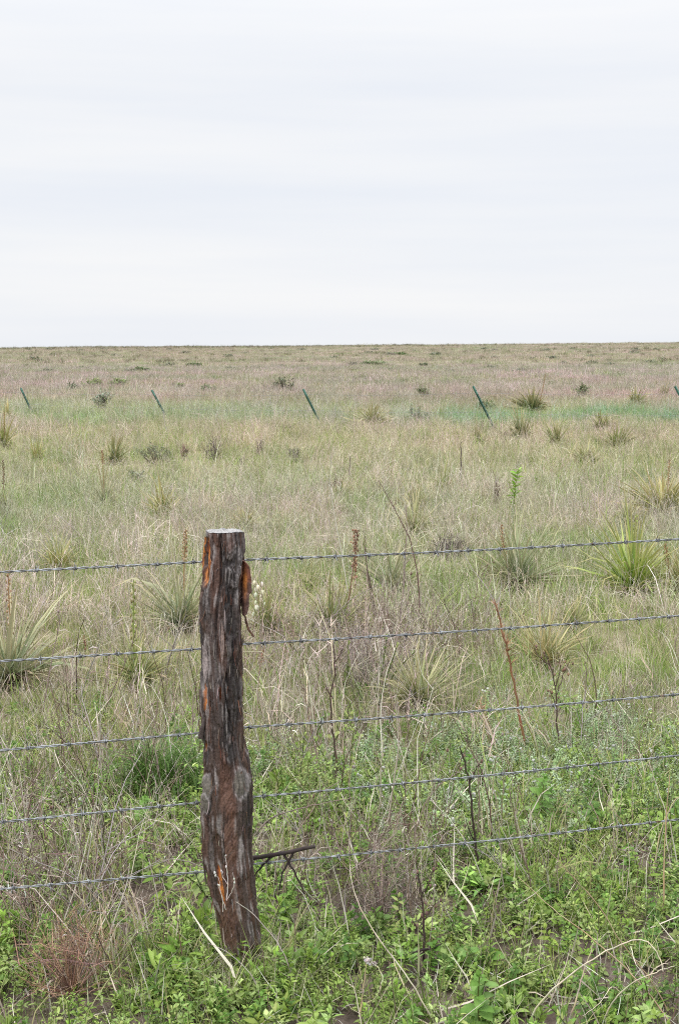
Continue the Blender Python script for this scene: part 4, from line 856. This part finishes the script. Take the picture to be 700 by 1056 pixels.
# darker dead weeds and little shrubs in the middle distance
def bush(px, py, wpx, hpx, leafc, twigc, label, name='shrub', n=500, seed=0, twigs=30, group=None, leaf=None, cat=None):
    r = np.random.default_rng(700 + seed); B = gnd(px, py); s = FPX / B.y; W = wpx / s / 2; H = hpx / s + .04; root = empty(name, B); tag(root, label, cat or name.replace('_', ' '), group)
    mb = MB(); tips = []
    for k in range(twigs):
        a = r.uniform(0, 2 * PI); q = r.random() ** .5; T_ = np.array([math.cos(a) * W * q, math.sin(a) * W * q, H * math.sqrt(max(.05, 1 - q * q)) * r.uniform(.7, 1.05)])
        M_ = T_ * .5 + r.normal(0, .12, 3) * min(W, H); M_[2] = abs(M_[2]); R0 = max(.0015, .5 / s) * (1 if leafc is None else .7)
        tube(mb, [np.array([0, 0, -.01]) + r.normal(0, .02, 3) * W, M_, T_], [R0, R0 * .7, R0 * .3], vary(twigc, 1, .38, r=r)[0], 3); tips.append((M_, T_))
        for j in range(3):
            u = r.random(); b0 = M_ + (T_ - M_) * u; e_ = b0 + r.normal(0, .18, 3) * H + np.array([0, 0, .08 * H]); tube(mb, [b0, (b0 + e_) / 2 + r.normal(0, .02, 3) * H, e_], [R0 * .5, R0 * .4, R0 * .2], vary(twigc, 1, .38, r=r)[0], 3); tips.append((b0, e_))
    mb.obj('twig_frame', M_DRY, root)
    if leafc is not None:
        hb = MB(); k = r.integers(0, len(tips), n); u = r.uniform(.3, 1.05, n)[:, None]; A_ = np.array([t_[0] for t_ in tips]); B2 = np.array([t_[1] for t_ in tips])
        b0 = A_[k] + (B2[k] - A_[k]) * u + r.normal(0, .03, (n, 3)) * W; ll = leaf or max(.02, 2.6 / s)
        leaves(hb, b0, r.uniform(0, 2 * PI, n), r.uniform(-.2, 1.2, n), ll * r.uniform(.6, 1.3, n), ll * .4 * np.ones(n), pick(leafc, n, r=r), r); hb.obj('foliage', M_LEAF, root)
    return root
for k, a in enumerate(SHRUBS): bush(*a[:4], a[4], (.20, .16, .12), a[5], seed=k, n=700, twigs=30)
for k, a in enumerate(WEEDS): bush(*a[:4], None, a[4], a[5], name='dead_weed', cat='dead weed', seed=40 + k, twigs=22)
bush(462, 577, 50, 22, None, (.14, .12, .11), 'flat pile of dark twigs touching the top wire right of centre', name='twig_pile', cat='twig pile', seed=60, twigs=110)
bush(75, 1022, 130, 80, None, (.34, .21, .15), 'reddish brown dead bush at the lower left corner', name='dead_bush', cat='dead bush', seed=61, twigs=95)
bush(390, 950, 90, 100, None, (.27, .21, .18), 'tangled grey dead bush right of the post under the lowest wire', name='dead_bush', cat='dead bush', seed=62, twigs=60)
bush(375, 712, 120, 70, None, (.30, .25, .22), 'grey twiggy dead bush behind the second wire right of the post', name='dead_bush', cat='dead bush', seed=63, twigs=70)
bush(215, 840, 30, 60, HERB, (.2, .2, .1), 'small leafy green shrub left of the post by the fourth wire', seed=64, n=160, twigs=16, leaf=.03)
bush(320, 850, 60, 70, [(.24, .32, .09), (.30, .38, .13), (.18, .26, .07)], (.2, .2, .1), 'feathery light green shrub right of the post behind the fourth wire', seed=65, n=600, twigs=40, leaf=.014)
# dense green tuft of long grass
B = gnd(168, 818); root = empty('grass_tuft', B); tag(root, 'dense dark green tuft of long grass left of the post by the third wire', 'grass tuft')
mb = MB(); n = 700; r = np.random.default_rng(9)
ribbons(mb, np.concatenate([r.normal(0, .07, (n, 2)), np.zeros((n, 1))], 1), r.uniform(0, 2 * PI, n), PI / 2 - np.abs(r.normal(0, .5, n)), r.uniform(.14, .34, n), .004, pick([(.08, .15, .03), (.13, .22, .045), (.06, .11, .02)], n, r=r), S=5, bend=r.uniform(.4, 1.6, n), r=r)
mb.obj('leaf_blades', M_LEAF, root)
# broad rosette
for k, (x, y, s, lb) in enumerate([(497, 922, .075, 'large pale green rosette of leaves at the foot of the black upright stem'), (420, 1000, .05, 'green leaf rosette below the short black twig')]):
    B = gnd(x, y); root = empty('leaf_rosette_plant', B); tag(root, lb, 'rosette plant'); mb = MB(); n = 16; r = np.random.default_rng(k)
    leaves(mb, np.tile([0, 0, .02], (n, 1)) + r.normal(0, .006, (n, 3)), np.arange(n) * 2.4, r.uniform(.25, 1.0, n), s * r.uniform(.8, 1.4, n), s * .34 * np.ones(n), vary((.18, .30, .08), n, .1, r=r), r); mb.obj('leaf_whorl', M_LEAF, root)
# far dots of brush
r = np.random.default_rng(77); protos = {}
def far_bush(k):
    mb = MB(); n = 160; rr = np.random.default_rng(800 + k); u = rr.normal(0, 1, (n, 3)); u /= np.linalg.norm(u, axis=1)[:, None]; u[:, 2] = abs(u[:, 2]); b0 = u * rr.uniform(.4, 1, (n, 1)) * np.array([.5, .5, .42])
    leaves(mb, b0, rr.uniform(0, 2 * PI, n), rr.uniform(-.3, 1.3, n), np.full(n, .16), np.full(n, .08), pick([(.12, .14, .08), (.17, .19, .11), (.10, .11, .07)], n, r=rr), rr); return mb.mesh('brush', M_LEAF)
fb = [far_bush(k) for k in range(5)]
ORD = 'first second third fourth fifth sixth seventh eighth ninth tenth eleventh twelfth thirteenth fourteenth fifteenth sixteenth seventeenth eighteenth nineteenth twentieth twenty-first twenty-second'.split()
for row, (y0, y1, nn, where) in enumerate([(359.5, 362.5, 22, 'on the horizon line'), (364, 372, 20, 'in the upper far pasture'), (374, 386, 20, 'in the lower far pasture')]):
    for k in range(nn):
        x = 8 + 684 * (k + r.uniform(.1, .9)) / nn; y = r.uniform(y0, y1); B = gnd(x, y); s = r.uniform(.5, 1.1) * min(1.5, B.y / 110)
        o = bpy.data.objects.new('distant_shrub', fb[k % 5]); COL.objects.link(o); o.location = B - Vector((0, 0, .03)); o.scale = (s * 1.8, s * 1.4, s * .8); o.rotation_euler.z = r.uniform(0, 6)
        tag(o, f'{ORD[k]} dark speck of brush from the left {where}', 'shrub', 'dark specks of brush dotting the far pasture')
